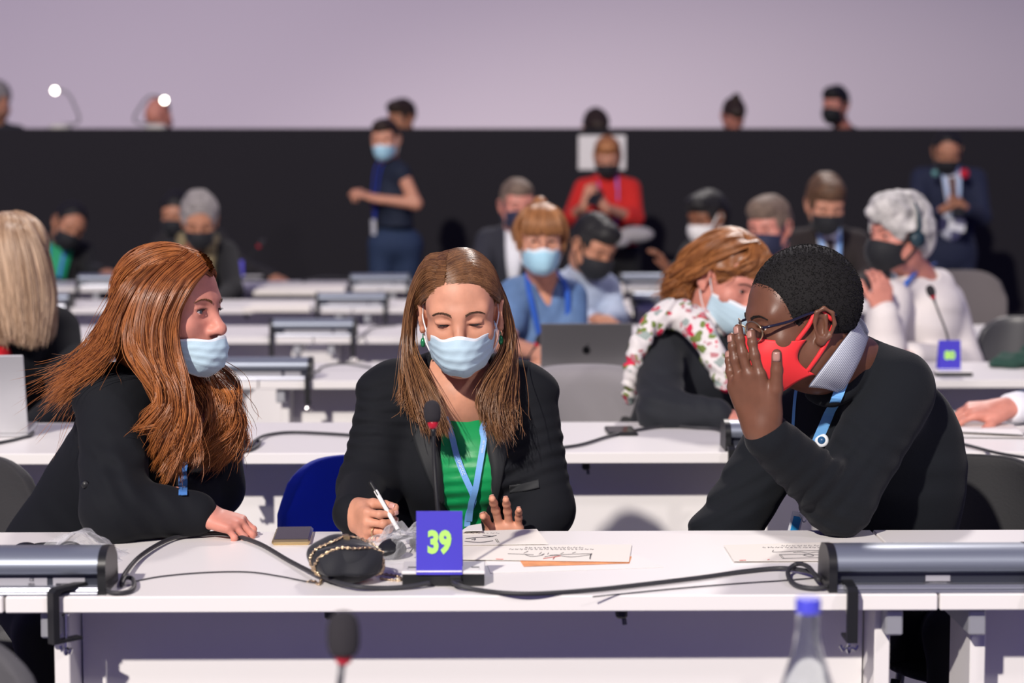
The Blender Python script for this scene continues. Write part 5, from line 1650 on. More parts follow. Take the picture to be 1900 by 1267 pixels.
# ------------------------------------------------------------------ man with red mask, right
def man_right():
    c = W(1487, 592, 3.95); R = rot(-77, 8, 0); s = 1.09
    A, B = W(1462, 790, 4.22), W(1662, 728, 4.02)
    neck = W(1582, 682, 4.06); hip = W(1702, 1110, 4.30)
    root = thing('person', 'man in black sweater, red face mask and glasses, hand raised beside his mouth', 'person', (hip[0], hip[1], 0))
    eB, wB = W(1556, 936, 3.86), W(1414, 800, 3.72)
    eB[2] = DESK_Z + .066
    eA, wA = W(1338, 1000, 4.06), W(1400, 1080, 4.0)
    hd = head_mesh(R, c, s, neck, .0028, neck_r=.060, eye_open=.7, jaw=1.05, nose=-.6)
    dL = unit(V(-.30, .05, .95)); nL = unit(V(.62, .78, .12)); nL = unit(nL - dL * np.dot(nL, dL)); tL = np.cross(nL, dL)
    hL, nailsL = hand_prims(wB + dL * .005, dL, nL, tL, curls=((.10, .16, .12), (.06, .14, .10), (.08, .16, .10), (.14, .2, .14)), thumb=(.50, .05), spread=-.02, s=1.13, thumb_curl=.28)
    hLm = sdf_net(hL + [cap(eB, wB, .034, .028)], .0024)
    hRm = sdf_net(hand_prims(wA, V(.5, -.5, .1), V(0, 0, -1), V(-.5, -.5, 0), s=1.05)[0] + [cap(eA, wA, .038, .030)], .004)
    chest = sdf_net([ell(W(1585, 770, 4.14), (.09, .06, .08)), cap(neck, W(1585, 770, 4.14), .056, .06)], .006)
    fast_mesh('body', *join_nets([hd, chest, hLm, hRm]), SK_DARK, root)
    nails_obj(nailsL, mat('nail_pink_brown', (.42, .22, .18), .3), root)
    add_face(root, R, c, s, (0, 2), M_irisb, mat('brow_black', (.01, .008, .007), .8), .0055, False, .7, 0.0, hd)
    mk = mask_patch(root, R, c, s, 'cloth', M_maskred, M_maskred, push=-.009, loops=True, loop_m=M_maskred)
    # short hair with grain
    M_afro = mat('cropped_black_hair', (0.008, 0.007, 0.007), .8, spec=.4, bump=1.0, bscale=420)
    hp_ = hair_short(.009, .067, -.05, puff=.002, front=False, noise=0)
    v, q = sdf_net(hp_, .0035)
    cw = c + s * (v @ R.T)
    # tiny curls over the cap
    nrm = v - np.array([0, .015, .034]); nrm /= np.linalg.norm(nrm, axis=1)[:, None]
    sel = RNG.choice(len(v), 7000); v0 = v[sel] - nrm[sel] * .003
    sel_ok = (v0[:, 2] > -.03)
    v0 = v0[sel_ok]; nn = nrm[sel][sel_ok]
    tt = np.linspace(0, 1, 6)[None, :, None]
    ph = RNG.uniform(0, 6.28, (len(v0), 1, 1))
    tang = np.cross(nn, RNG.normal(0, 1, nn.shape)); tang /= np.linalg.norm(tang, axis=1)[:, None]; bit = np.cross(nn, tang)
    P = v0[:, None, :] + nn[:, None, :] * tt * .0045 + .0014 * (np.cos(ph + 7 * tt) * tang[:, None, :] + np.sin(ph + 7 * tt) * bit[:, None, :])
    Pw = c + s * (P @ R.T); Rr = np.full(Pw.shape[:2], .0006)
    fast_mesh('hair', *join_nets([(cw, q), tubes_mesh(Pw, Rr, 3)[:1] + (tubes_mesh(Pw, Rr, 3)[1],)]) if False else join_nets_mixed((cw, q), tubes_mesh(Pw, Rr, 4)), M_afro, root)
    # glasses
    def G(x, y, z): return c + s * (R @ V(x, y, z))
    M_frame = mat('dark_tortoise_frame', (.012, .012, .03), .2)
    M_rim = mat('gold_rim', (.55, .42, .25), .25, .9)
    fr = MB(); arms = []
    lens = MB()
    for sd in (-1, 1):
        ring = [G(sd * (.034 + .0245 * math.cos(a)), -.112 + .014 * ((.034 + .0245 * math.cos(a)) / .058) ** 2, -.004 + .019 * math.sin(a)) for a in np.linspace(0, 2 * math.pi, 33)]
        fr.tube(ring, .0016 * s, 6, False)
        n0 = len(lens.v); lens.add(ring[:-1], [list(range(32))])
        arms.append(MB().tube(spline([G(sd * .058, -.098, .004), G(sd * .070, -.088, .006), G(sd * .0755, -.05, .010), G(sd * .0775, -.012, .018), G(sd * .083, .018, .020), G(sd * .085, .034, .008)], 24), .0026 * s, 8))
        fr.tube([G(sd * .0585, -.099, .004), G(sd * .067, -.092, .006)], .0022 * s, 6)
    fr.tube(spline([G(-.011, -.112, .004), G(0, -.117, .007), G(.011, -.112, .004)], 10), .0015 * s, 6)
    gl = fr.build('eyeglasses', M_rim, root, True)
    for a_ in arms: a_.build('temple_arm', M_frame, gl, True)
    lens.build('lenses', mat('lens_glass', (1, 1, 1), 0.02, trans=1.0, ior=1.05), gl)
    # sweater
    tj, Rt = torso_prims(A, B, neck, hip, .016, depth=.115, belly=.02)
    sl = wB + unit(eB - wB) * .022
    jk = tj + arm_prims(A, eA, wA, (.070, .062, .060, .045), .004) + [cap(B, eB, .080, .066, .03), cap(eB, sl + unit(eB - sl) * .045, .062, .050, .03), cap(sl + unit(eB - sl) * .045, sl, .047, .046, .006)]
    nu_ = unit(neck - W(1510, 640, 3.98))
    nbk = spline(WW([(1604, 660, 4.04), (1594, 690, 3.985), (1572, 724, 3.96), (1540, 738, 3.96), (1508, 730, 3.99)]), 12)
    jk += [ell(W(1545, 668, 4.02), (.055, .07, .036), None, .01, 's')] + [cap(nbk[i], nbk[i + 1], .016, .016, .012) for i in range(11)] + [cap(W(1602, 655, 4.09), W(1668, 706, 4.05), .034, .06, .03), ell(W(1692, 880, 4.16), (.115, .11, .20), k=.05),
           fold(eB + V(.0, -.03, .05), (-.75, .1, .65), 70, .0050, .12, .3), fold((eB + wB) / 2 + V(0, -.02, 0), (-.7, 0, .7), 75, .0032, .10, 1.2), fold(eB + V(-.03, -.02, -.02), (.5, 0, .85), 70, .004, .08, .9),
           fold(eB + V(.06, 0, .12), (.5, 0, .7), 60, .004, .10, 1.0), fold(eA + V(0, 0, .08), (-.4, 0, 1), 75, .005, .15, .6), fold(W(1700, 900, 4.05), (.3, 0, 1), 35, .003, .2, .5)]
    jn = sdf_net(jk, .0045)
    M_knit = mat('black_knit', (0.0095, 0.0112, 0.0145), .95, sheen=.06, spec=.2, bump=.35, bscale=420)
    fast_mesh('sweater', *jn, M_knit, root)
    # shirt cuff and striped collar
    ax = unit(wB - eB)
    MB().lathe(sl - ax * .012, [(.044, 0), (.0435, .014), (.0425, .0215), (.037, .0215)], 28, ax).build('shirt_cuff', mat('white_shirt', (.78, .79, .83), .8), root, True)
    M_stripe = bpy.data.materials.new('striped_shirt'); M_stripe.use_nodes = True
    nt = M_stripe.node_tree; bs = nt.nodes['Principled BSDF']; bs.inputs['Roughness'].default_value = .8
    at = nt.nodes.new('ShaderNodeUVMap')
    wv = nt.nodes.new('ShaderNodeTexWave'); wv.bands_direction = 'X'; wv.inputs['Scale'].default_value = 5.5
    cr = nt.nodes.new('ShaderNodeValToRGB'); cr.color_ramp.elements[0].position = .25; cr.color_ramp.elements[1].position = .55
    cr.color_ramp.elements[0].color = (.18, .21, .30, 1); cr.color_ramp.elements[1].color = (.70, .72, .78, 1)
    nt.links.new(at.outputs[0], wv.inputs['Vector']); nt.links.new(wv.outputs['Fac'], cr.inputs[0]); nt.links.new(cr.outputs[0], bs.inputs['Base Color'])
    # near wing of the collar: upper edge hugs the neck, lower edge lies on the sweater
    bvb = bvh_of(jn, hd)
    upE = [(1594, 588), (1572, 616), (1545, 652), (1520, 685), (1500, 712)]
    loE = [(1612, 616), (1598, 648), (1578, 688), (1562, 716), (1553, 729)]
    n, k = 26, 9
    U = spline([(x, y, 0) for x, y in upE], n); Lo = spline([(x, y, 0) for x, y in loE], n); vs = []
    for i in range(n):
        pu = surf(bvb, U[i][0], U[i][1], .006, 3.98); pl = surf(bvb, Lo[i][0], Lo[i][1], .006, 3.98)
        pu[1] = min(pu[1], pl[1] + .05)
        for j in range(k):
            t = j / (k - 1); p = pu * (1 - t) + pl * t
            vs.append(p + V(0, -.010 * math.sin(math.pi * t), .004 * math.sin(math.pi * t)))
    vs = np.array(vs).reshape(n, k, 3)
    for _ in range(4): vs[1:-1] = (vs[:-2] + 2 * vs[1:-1] + vs[2:]) / 4
    fs = [[i * k + j, i * k + j + 1, (i + 1) * k + j + 1, (i + 1) * k + j] for i in range(n - 1) for j in range(k - 1)]
    o = mesh_obj('shirt_collar', vs.reshape(-1, 3), fs, M_stripe, root)
    uv = o.data.uv_layers.new(name='UVMap')
    for lp in o.data.loops: uv.data[lp.index].uv = ((lp.vertex_index % k) / (k - 1), (lp.vertex_index // k) / (n - 1))
    md = o.modifiers.new('t', 'SOLIDIFY'); md.thickness = .003
    # far wing
    pts = WW([(1500, 712, 3.985), (1512, 716, 3.98), (1530, 712, 3.975), (1556, 700, 3.96)]); pts2 = WW([(1498, 716, 3.99), (1510, 722, 3.98), (1530, 720, 3.975), (1556, 712, 3.97)])
    o2 = MB().tube(WW([(1478, 706, 4.02), (1492, 712, 4.0), (1504, 712, 3.99)]), .006, 8).build('shirt_collar', MATS['white_shirt'], root, True)
    # lanyard, round badge and card
    tor_ = [cap(W(1602, 655, 4.09), W(1668, 706, 4.05), .034, .06, .03)]
    bv = bvh_of(sdf_net(tj + tor_ + [cap(nbk[i], nbk[i + 1], .016, .016, .012) for i in range(11)], .008)); b = MB()
    strip([(1566, 712), (1552, 738), (1535, 780), (1518, 820), (1504, 860)], bv, .021, b, .006)
    strip([(1484, 712), (1479, 740), (1476, 780), (1474, 830)], bv, .006, b, .006)
    b.build('lanyard', mat('sky_ribbon', srgb(112, 176, 236), .6), root)
    bp_ = surf(bv, 1527, 816, .006)
    bd = MB().lathe(bp_, [(.0001, .0035), (.010, .003), (.014, .001), (.0142, -.001)], 28, unit(V(-.3, -.9, .25))).build('round_badge', mat('badge_white', (.75, .78, .82), .35), root, True)
    MB().lathe(bp_ + unit(V(-.3, -.9, .25)) * .0032, [(.0001, .0012), (.0078, .0009), (.008, 0)], 24, unit(V(-.3, -.9, .25))).build('badge_centre', mat('badge_blue', (.02, .09, .22), .35), bd, True)
    cd = W(1476, 972, 3.965)
    cr_ = MB().box(cd, (.026, .0016, .05), rot(15, 5, 12), .0).build('name_card', mat('badge_card', (.78, .80, .84), .4), root)
    MB().box(cd + V(0, -.0014, -.002), (.017, .0008, .036), rot(15, 5, 12)).build('card_print', mat('card_blue', (.02, .28, .62), .4), cr_)
    MB().tube(spline([cd + V(.004, 0, .024), cd + V(.014, -.002, .026), cd + V(.022, 0, .012), cd + V(.016, 0, .004), cd + V(.004, 0, .024)], 20), .0011, 6).build('card_clip', M_chrome, cr_, True)
    lower_body(root, hip + V(0, 0, -.03), 4.02, (hip[0] - .2, hip[0] + .02))
    return root
def join_nets_mixed(a, b): return join_nets([a, b])
man_right()
# ================================================================== PEOPLE FARTHER BACK
H_BLOND = hair_mat('blond_hair', (0.25, 0.14, 0.075), (0.72, 0.52, 0.36), .38, (60, 60, 4))
H_RED = hair_mat('auburn_hair', (0.15, 0.045, 0.012), (0.50, 0.20, 0.06), .40, (60, 60, 20))
H_GING = hair_mat('ginger_fringe_strands', (0.20, 0.075, 0.025), (0.60, 0.28, 0.11), .4, (60, 60, 20))
M_hblack = mat('black_hair', (0.010, 0.009, 0.009), .6, bump=.6, bscale=160)
M_hdark = mat('dark_brown_hair', (0.028, 0.015, 0.010), .6, bump=.6, bscale=160)
M_hbrown = mat('brown_hair', (0.11, 0.056, 0.028), .6, bump=.6, bscale=160, var=.3)
M_hgrey = mat('grey_hair', (0.27, 0.245, 0.235), .8, bump=.8, bscale=140, var=.35)
M_hwhite = mat('white_grey_hair', (0.50, 0.48, 0.46), .7, bump=.8, bscale=140, var=.45, vscale=22)
M_hbgrey = mat('grey_brown_hair', (0.165, 0.115, 0.085), .7, bump=.6, bscale=160, var=.35)
M_hginger = mat('ginger_fringe_hair', (0.40, 0.165, 0.06), .5, bump=.5, bscale=160, var=.3)
M_navy = mat('navy_suit', (0.012, 0.017, 0.045), .85, sheen=.05)
M_blackcl = mat('black_clothing', (0.010, 0.010, 0.012), .9, sheen=.05)
M_charcoal = mat('charcoal_suit', (0.026, 0.027, 0.038), .9, sheen=.05)
M_brownsuit = mat('dark_brown_suit', (0.022, 0.016, 0.016), .9, sheen=.05)
M_denim = mat('denim_blue_blouse', (0.105, 0.19, 0.36), .8, var=.15, vscale=20)
M_lightshirt = mat('light_grey_blue_shirt', (0.40, 0.47, 0.60), .85, var=.12, vscale=20)
M_redknit = mat('red_knit', (0.56, 0.018, 0.014), .9, sheen=.1)
M_whitebl = mat('cream_blouse', (0.76, 0.71, 0.685), .85, bump=.3, bscale=60)
M_greenshirt = mat('green_shirt', (0.008, 0.32, 0.14), .7)
M_shirtw = mat('pale_shirt', (0.66, 0.68, 0.78), .8)

def PX(t): return W(*t) if len(t) == 3 and abs(t[0]) > 25 or len(t) == 3 and t[2] > 4 else V(*t)

def person(label, head, s=1.0, face=(0, 0, 0), skin_m=SK_FAIR, hair=None, mask=None, A=None, B=None, neck=None, hip=None, arms=None, top=M_blackcl,
           bare=0.0, res=.009, legs=None, legs_m=None, depth=.105, bust=0.0, extra=None, headkw=None, brow=None, base=None, sleeve_r=1.0, vneck=None, hair_fn=None, nohands=False, folds=None, hem=None):
    c = W(*head); R = rot(*face)
    A, B, hip = W(*A), W(*B), W(*hip)
    neck = W(*neck) if neck is not None else (A + B) / 2 + V(0, 0, .045)
    root = thing('person', label, 'person', (hip[0], hip[1], 0 if base is None else base))
    hk = dict(eye_open=.5); hk.update(headkw or {})
    parts = [head_mesh(R, c, s, neck, .0046, neck_r=.053, **hk)]
    tp, Rt = torso_prims(A, B, neck, hip, .012, depth=depth, bust=bust)
    tp = list(tp); skin_p = []
    for side, S in (('A', A), ('B', B)):
        spec = (arms or {}).get(side)
        if spec is None:
            E = S + V(0, -.02, -.28); Wr = E + V(0, -.20, -.02); sp = {}
            if hip[2] < S[2] - .3: pass
        else:
            E, Wr = W(*spec['e']), W(*spec['w']); sp = spec
        d = sp.get('d', Wr - E); n = sp.get('n', V(0, .3, -1)); d = unit(d)
        n = unit(n - d * np.dot(n, d)); t = np.cross(d, n) if side == 'A' else np.cross(n, d)
        skin_p += [cap(S, E, .046, .040, .03), cap(E, Wr, .039, .027, .02)]
        if not nohands and spec is not None:
            hpz, _ = hand_prims(Wr, d, n, t, curls=sp.get('c', (.35, .4, .45, .5)), thumb=sp.get('t', (.5, .3)), s=sp.get('s', 1.0), spread=.06)
            skin_p += hpz
        if bare < 1:
            if bare == 0: tp += arm_prims(S, E, Wr - unit(Wr - E) * sp.get('retract', .01), (.062 * sleeve_r, .054 * sleeve_r, .052 * sleeve_r, .040 * sleeve_r), .004)
            else:
                e2 = S + (E - S) * min(1, bare * 1.6)
                tp += [cap(S, e2, .064 * sleeve_r, .060 * sleeve_r, .03)]
                if bare > .8: pass
                if bare < .62 and bare * 1.6 >= .9: tp += [cap(E, E + (Wr - E) * .25, .058, .054, .03)]
        else: tp += [cap(S, S + (E - S) * .08, .055, .05, .02)]
    if arms is not None: parts.append(sdf_net(skin_p, .006))
    ch = (A + B) / 2
    parts.append(sdf_net([cap(neck, ch - V(0, .0, .06), .052, .06, .03), ell(ch + Rt[:, 1] * .012 - V(0, 0, .05), (.10, .075, .085), Rt)], .008))
    fast_mesh('body', *join_nets(parts), skin_m, root)
    tp.append(ell(neck + V(0, 0, .01) + Rt[:, 1] * .01, (.058, .062, .034), None, .012, 's'))
    if vneck: tp.append(cap(neck + Rt[:, 1] * .085 + V(0, 0, -.01), ch + Rt[:, 1] * (depth + .075) - Rt[:, 2] * vneck, .055, .012, .01, 's'))
    if folds: tp += folds
    if hem is not None: tp.append(half(hip + V(0, 0, hem), (0, 0, -1), .01))
    fast_mesh('clothing', *sdf_net(tp, res), top, root)
    if hair:
        pr, m_ = hair; hair_mesh(pr, R, c, s, m_, root, .0055)
    if hair_fn: hair_fn(root, c, R, s)
    if mask: 
        kind, m_ = mask
        mask_patch(root, R, c, s, kind, m_, M_maskedge if kind == 'surgical' else m_, nu=25, nv=17, loop_m=None if kind == 'surgical' else m_, push=-.004 if kind != 'surgical' else 0)
    add_face(root, R, c, s, (0, 5), M_irisb, brow or M_lash, .005, False, hk['eye_open'], 0, parts[0])
    if legs:
        kn, an, m_ = legs
        v, q = sdf_net(legs_prims(hip, kn, an, .004), .010); fast_mesh('trousers', v, q, m_, root)
        P = []
        fz = base or 0.0
        for a in an: P += [cap(V(a[0], a[1] + .02, fz + .045), V(a[0] - .02, a[1] - .15, fz + .036), .042, .036, .03)]
        P.append(half(V(0, 0, fz + .004), (0, 0, -1), .003))
        v, q = sdf_net(P, .009); fast_mesh('shoes', v, q, M_shoe, root)
    if extra: extra(root, c, R, s, A, B, neck, hip, Rt)
    return root

def seat_legs(hx, y): return ([V(hx - .1, y - .42, .5), V(hx + .1, y - .42, .5)], [V(hx - .1, y - .36, .09), V(hx + .1, y - .36, .09)], M_trouser)
def xw(px, Y): return W(px, 600, Y)[0]

def lapel_shirt(shirt_m, tie_m=None, lan=None, lan_m=None, w=.055, L=.30, badge=None):
    def fn(root, c, R, s, A, B, neck, hip, Rt):
        sx, fw, up = Rt[:, 0], Rt[:, 1], Rt[:, 2]; ch = (A + B) / 2
        top_ = neck + fw * .070 - up * .01; bot = ch - up * L + fw * .135
        b = MB(); n = 14; vs = []
        for i in range(n):
            t = i / (n - 1); cen = top_ * (1 - t) + bot * t + fw * (.045 * math.sin(math.pi * t) ** .8)
            ww = w * (1 - t) + .008 * t + .01 * math.sin(math.pi * t)
            for u in (-1, -.5, 0, .5, 1): vs.append(cen + sx * u * ww - fw * (.012 * u * u))
        fs = [[i * 5 + j, i * 5 + j + 1, (i + 1) * 5 + j + 1, (i + 1) * 5 + j] for i in range(n - 1) for j in range(4)]
        o = mesh_obj('shirt_front', vs, fs, shirt_m, root); md = o.modifiers.new('t', 'SOLIDIFY'); md.thickness = .004
        for sg in (-1, 1):
            MB().ribbon(spline([neck + sx * sg * .055 + fw * .0 + up * .035, neck + sx * sg * .050 + fw * .05 + up * .012, top_ + sx * sg * .018 + fw * .012 - up * .03], 10), .03, up, .004).build('shirt_collar', shirt_m, root, True)
        if tie_m:
            cen = [top_ * (1 - t) + bot * t + fw * (.045 * math.sin(math.pi * t) ** .8 + .006) for t in np.linspace(.08, .98, 14)]
            MB().ribbon(cen, .045, sx, .006).build('necktie', tie_m, root)
        if lan_m:
            b = MB()
            for sg in (-1, 1):
                P = [neck + sx * sg * .06 + fw * .02 + up * .02] + [top_ * (1 - t) + bot * t + fw * (.045 * math.sin(math.pi * t) ** .8 + .01) + sx * sg * (.055 * (1 - t)) for t in (.1, .4, .7, 1.0)]
                b.ribbon(spline(P, 20), .018, sx, .003)
            b.build('lanyard', lan_m, root)
    return fn
def lan_only(m, L=.30, w=.07, out=.10, width=.018, card=False):
    def fn(root, c, R, s, A, B, neck, hip, Rt):
        sx, fw, up = Rt[:, 0], Rt[:, 1], Rt[:, 2]; ch = (A + B) / 2; b = MB()
        for sg in (-1, 1):
            P = [neck + sx * sg * .06 + up * .03 - fw * .01, neck + sx * sg * w + fw * .07 - up * .02, ch + sx * sg * w * .7 + fw * (out + .035) - up * L * .45, ch + fw * (out + .04) + sx * sg * .01 - up * L]
            b.ribbon(spline(P, 24), width, sx, .003)
        o = b.build('lanyard', m, root)
        if card: MB().box(ch + fw * (out + .05) - up * (L + .05), (.075, .006, .10), Rt).build('badge_card', MATS['white_shirt'], o)
    return fn
def two(*fns):
    def fn(*a):
        for f in fns: f(*a)
    return fn

# --- blond woman at the left edge (second row)
def blond_hair(root, c, R, s):
    cv = sdf_net(hair_short(.006, .055, -.09), .004)
    g1 = [WW([(28, 402, 5.86), (60, 425, 5.82), (82, 480, 5.80), (92, 545, 5.80), (88, 600, 5.79), (78, 640, 5.79)]),
          WW([(22, 402, 5.86), (40, 430, 5.79), (56, 490, 5.76), (66, 550, 5.76), (66, 610, 5.76), (60, 642, 5.77)]),
          WW([(12, 403, 5.86), (14, 430, 5.77), (26, 490, 5.74), (36, 550, 5.74), (44, 610, 5.75), (44, 640, 5.76)]),
          WW([(5, 405, 5.88), (-10, 440, 5.78), (0, 500, 5.75), (10, 560, 5.75), (22, 610, 5.75), (28, 632, 5.76)]),
          WW([(0, 408, 5.88), (-40, 450, 5.80), (-35, 520, 5.77), (-25, 580, 5.76), (-15, 620, 5.76), (-8, 640, 5.77)])]
    g2 = [WW([(30, 402, 5.88), (70, 425, 5.92), (90, 480, 5.95), (98, 540, 5.95), (94, 590, 5.93), (86, 620, 5.9)]), WW([(28, 402, 5.88), (66, 425, 5.85), (86, 480, 5.84), (96, 545, 5.84), (92, 600, 5.83), (82, 640, 5.83)])]
    vl = sdf_net([ell(c + V(.02, -.02, -.09), (.075, .08, .14), None, .03)], .006)
    hair_obj('hair', [(c + s * (cv[0] @ R.T), cv[1]), vl], [sheet(g1, 2600, 22, .006, .006, 1.0, .6, .0013, .008, .1), sheet(g2, 900, 22, .006, .006, 1.0, .6, .0013, .008, .1)], H_BLOND, root, (R, c, s))
def red_top(root, c, R, s, A, B, neck, hip, Rt):
    v, q = sdf_net([ell(W(4, 668, 5.80), (.03, .04, .055)), ell(W(-10, 700, 5.76), (.05, .05, .09))], .008)
    fast_mesh('red_top', v, q, mat('scarlet_top', (.60, .01, .02), .7), root)
person('blond woman in black jacket cut off by the left edge, beside a silver laptop', (18, 478, 5.88), 1.05, (-105, 8, 0), SK_FAIR, None, None,
       (-95, 640, 5.75), (108, 612, 6.05), (20, 585, 5.93), (30, 860, 6.15), {'A': dict(e=(-120, 780, 5.6), w=(-40, 810, 5.45)), 'B': dict(e=(128, 745, 5.75), w=(55, 800, 5.6), s=.9)},
       M_suit, res=.008, extra=red_top, hair_fn=blond_hair, legs=seat_legs(xw(30, 6.1), 6.15), depth=.12)

# --- man with green shirt, far left
person('man in black jacket over green shirt, black mask, far left of back row', (128, 417, 12.55), 1.15, (30, 22, 22), SK_WARM, (hair_short(.007, .085, -.05, front=False), M_hblack), ('cloth', M_maskblack),
       (72, 460, 12.7), (160, 470, 12.7), (112, 448, 12.68), (112, 590, 12.75), {'A': dict(e=(62, 520, 12.5), w=(110, 528, 12.25)), 'B': dict(e=(172, 505, 12.55), w=(196, 505, 12.25), c=(.4, .5, .5, .6))},
       M_blackcl, extra=two(lapel_shirt(M_greenshirt, None, None, M_lan2, .10, .34)), legs=seat_legs(xw(112, 12.7), 12.75))
# --- grey haired person with scarf
def scarf_fn(root, c, R, s, A, B, neck, hip, Rt):
    m_ = mat('mottled_olive_scarf', (.20, .16, .085), .9, var=.7, vscale=45)
    v, q = sdf_net([cap(neck + V(-.075, -.06, .0), neck + V(-.07, -.12, -.26), .035, .03, .02), cap(neck + V(.075, -.06, .0), neck + V(.07, -.12, -.30), .035, .03, .02), cap(neck + V(-.08, -.02, .02), neck + V(.08, -.02, .02), .04, .04, .03)], .008)
    fast_mesh('scarf', v, q, m_, root)
    v, q = sdf_net([cap(neck + V(-.02, -.07, -.03), neck + V(0, -.11, -.2), .05, .03, .03)], .009); fast_mesh('collar_front', v, q, MATS['brown_skin'] if False else mat('rust_top', (.30, .10, .05), .8), root)
person('grey haired person in black coat and olive scarf, black mask, head bowed', (370, 408, 10.75), 1.12, (8, 24, 0), SK_WARM, (hair_short(.018, .088, -.05, puff=.006, noise=.0025, front=False), M_hgrey), ('cloth', M_maskblack),
       (318, 468, 10.9), (420, 470, 10.9), (368, 450, 10.88), (368, 640, 10.95), {'A': dict(e=(300, 540, 10.7), w=(340, 560, 10.5)), 'B': dict(e=(432, 540, 10.7), w=(400, 560, 10.5))},
       M_blackcl, extra=scarf_fn, legs=seat_legs(xw(368, 10.9), 10.95))
# --- person behind
person('person in black behind the grey haired one, arm stretched along the back desk', (328, 398, 12.5), 1.1, (-12, 8, 0), SK_WARM, (hair_short(.014, .07, -.06, front=False), M_hblack), ('cloth', M_maskblack),
       (300, 452, 12.65), (408, 445, 12.6), (340, 440, 12.6), (350, 590, 12.7), {'A': dict(e=(290, 500, 12.5), w=(320, 525, 12.3)), 'B': dict(e=(450, 492, 12.55), w=(508, 515, 12.25), c=(.2, .2, .2, .3), s=1.1)},
       mat('dark_grey_clothing', (.02, .018, .02), .9), legs=seat_legs(xw(350, 12.6), 12.7))
# --- standing woman in navy
def loose_bun(root, c, R, s):
    hair_mesh(hair_short(.008, .055, -.06) + [ell((0, .10, .02), (.04, .035, .045), k=.02)], R, c, s, M_hdark, root, .0055)
def jeans_waist(root, c, R, s, A, B, neck, hip, Rt): pass
standing_legs = lambda hx, y, dx=.09: ([V(hx - dx, y - .02, .48), V(hx + dx, y + .02, .48)], [V(hx - dx, y + .03, .09), V(hx + dx, y + .06, .09)])
k, a = standing_legs(xw(728, 13.0), 13.0, .08)
person('standing woman in sleeveless navy top and jeans, pale blue mask, by the black wall', (715, 259, 12.95), 1.07, (-14, 4, -3), SK_FAIR, None, ('surgical', M_maskcyan),
       (716, 318, 13.14), (746, 322, 12.84), (722, 302, 13.0), (734, 450, 13.0), {'A': dict(e=(700, 380, 13.1), w=(688, 366, 12.98), d=V(-.7, -.1, .4), c=(.6, .8, .8, .8)), 'B': dict(e=(772, 378, 12.82), w=(694, 368, 12.82), d=V(-.9, -.1, .3), c=(.6, .8, .8, .9), s=1.05)},
       mat('navy_sleeveless_top', (.010, .016, .035), .85), bare=1, legs=(k, a, mat('dark_denim', (.018, .035, .085), .85)), hair_fn=loose_bun, bust=.02, hem=.10, extra=lan_only(mat('royal_ribbon', (.02, .05, .42), .6), .30, .06, .10, .022, True), depth=.1)
# --- standing woman in red
def red_extra(root, c, R, s, A, B, neck, hip, Rt):
    lan_only(mat('violet_ribbon', (.22, .08, .38), .6), .30, .06, .10, .02)(root, c, R, s, A, B, neck, hip, Rt)
    v, q = sdf_net([ell(W(1180, 435, 13.1), (.12, .05, .055)), ell(W(1140, 450, 13.05), (.10, .05, .035))], .009)
    fast_mesh('grey_bundle', v, q, mat('pale_grey_cloth', (.35, .33, .34), .9), root)
k, a = standing_legs(xw(1148, 13.35), 13.35)
person('standing woman in red knit top with phone, black mask, before the white notice', (1127, 291, 13.25), 1.05, (-4, 20, 0), SK_FAIR, (hair_short(.012, .056, -.075, noise=.0015), M_hginger), ('cloth', M_maskblack),
       (1082, 350, 13.3), (1172, 350, 13.3), (1127, 328, 13.3), (1140, 470, 13.35), {'A': dict(e=(1060, 405, 13.2), w=(1085, 380, 12.95), d=V(.3, -.2, .8), n=V(.5, .6, 0), c=(.5, .6, .6, .6)), 'B': dict(e=(1178, 405, 13.2), w=(1122, 384, 12.95), d=V(-.5, -.2, .7), n=V(-.6, .6, 0), c=(.5, .6, .6, .6))},
       M_redknit, bare=.6, legs=(k, a, M_blackcl), extra=red_extra, bust=.02, hem=.05)
p = thing('phone', 'small dark phone held by the standing woman in red', 'phone', W(1104, 366, 12.9)); MB().box(W(1104, 366, 12.9), (.07, .012, .14), rot(5, -40, 30), .003).build('case', M_black, p)
# --- navy suit man standing right
def poppy(root, c, R, s, A, B, neck, hip, Rt):
    lapel_shirt(M_shirtw, mat('brown_tie', (.10, .04, .03), .7), None, mat('pale_ribbon', (.45, .60, .85), .6), .06, .36)(root, c, R, s, A, B, neck, hip, Rt)
    fp = W(1788, 322, 13.0) - V(0, .02, 0)
    MB().lathe(fp, [(.0001, .012), (.03, .006), (.032, -.004), (.0001, -.01)], 14, (0, -1, .1)).build('poppy', mat('poppy_red', (.55, .01, .03), .7), root, True)
    fp = W(1733, 321, 13.0) - V(0, .03, 0)
    MB().lathe(fp, [(.0001, .008), (.02, .004), (.02, -.004)], 14, (0, -1, .1)).build('round_badge', mat('teal_badge', (.15, .35, .33), .5), root, True)
    MB().box(W(1775, 418, 12.95), (.11, .01, .07), rot(0, 0, 10)).build('badge_card', MATS['white_shirt'], root)
    v, q = sdf_net([ell(W(1765, 415, 13.12), (.085, .05, .11), None)], .009); fast_mesh('shirt_front', v, q, M_shirtw, root)
k, a = standing_legs(xw(1760, 13.2), 13.2)
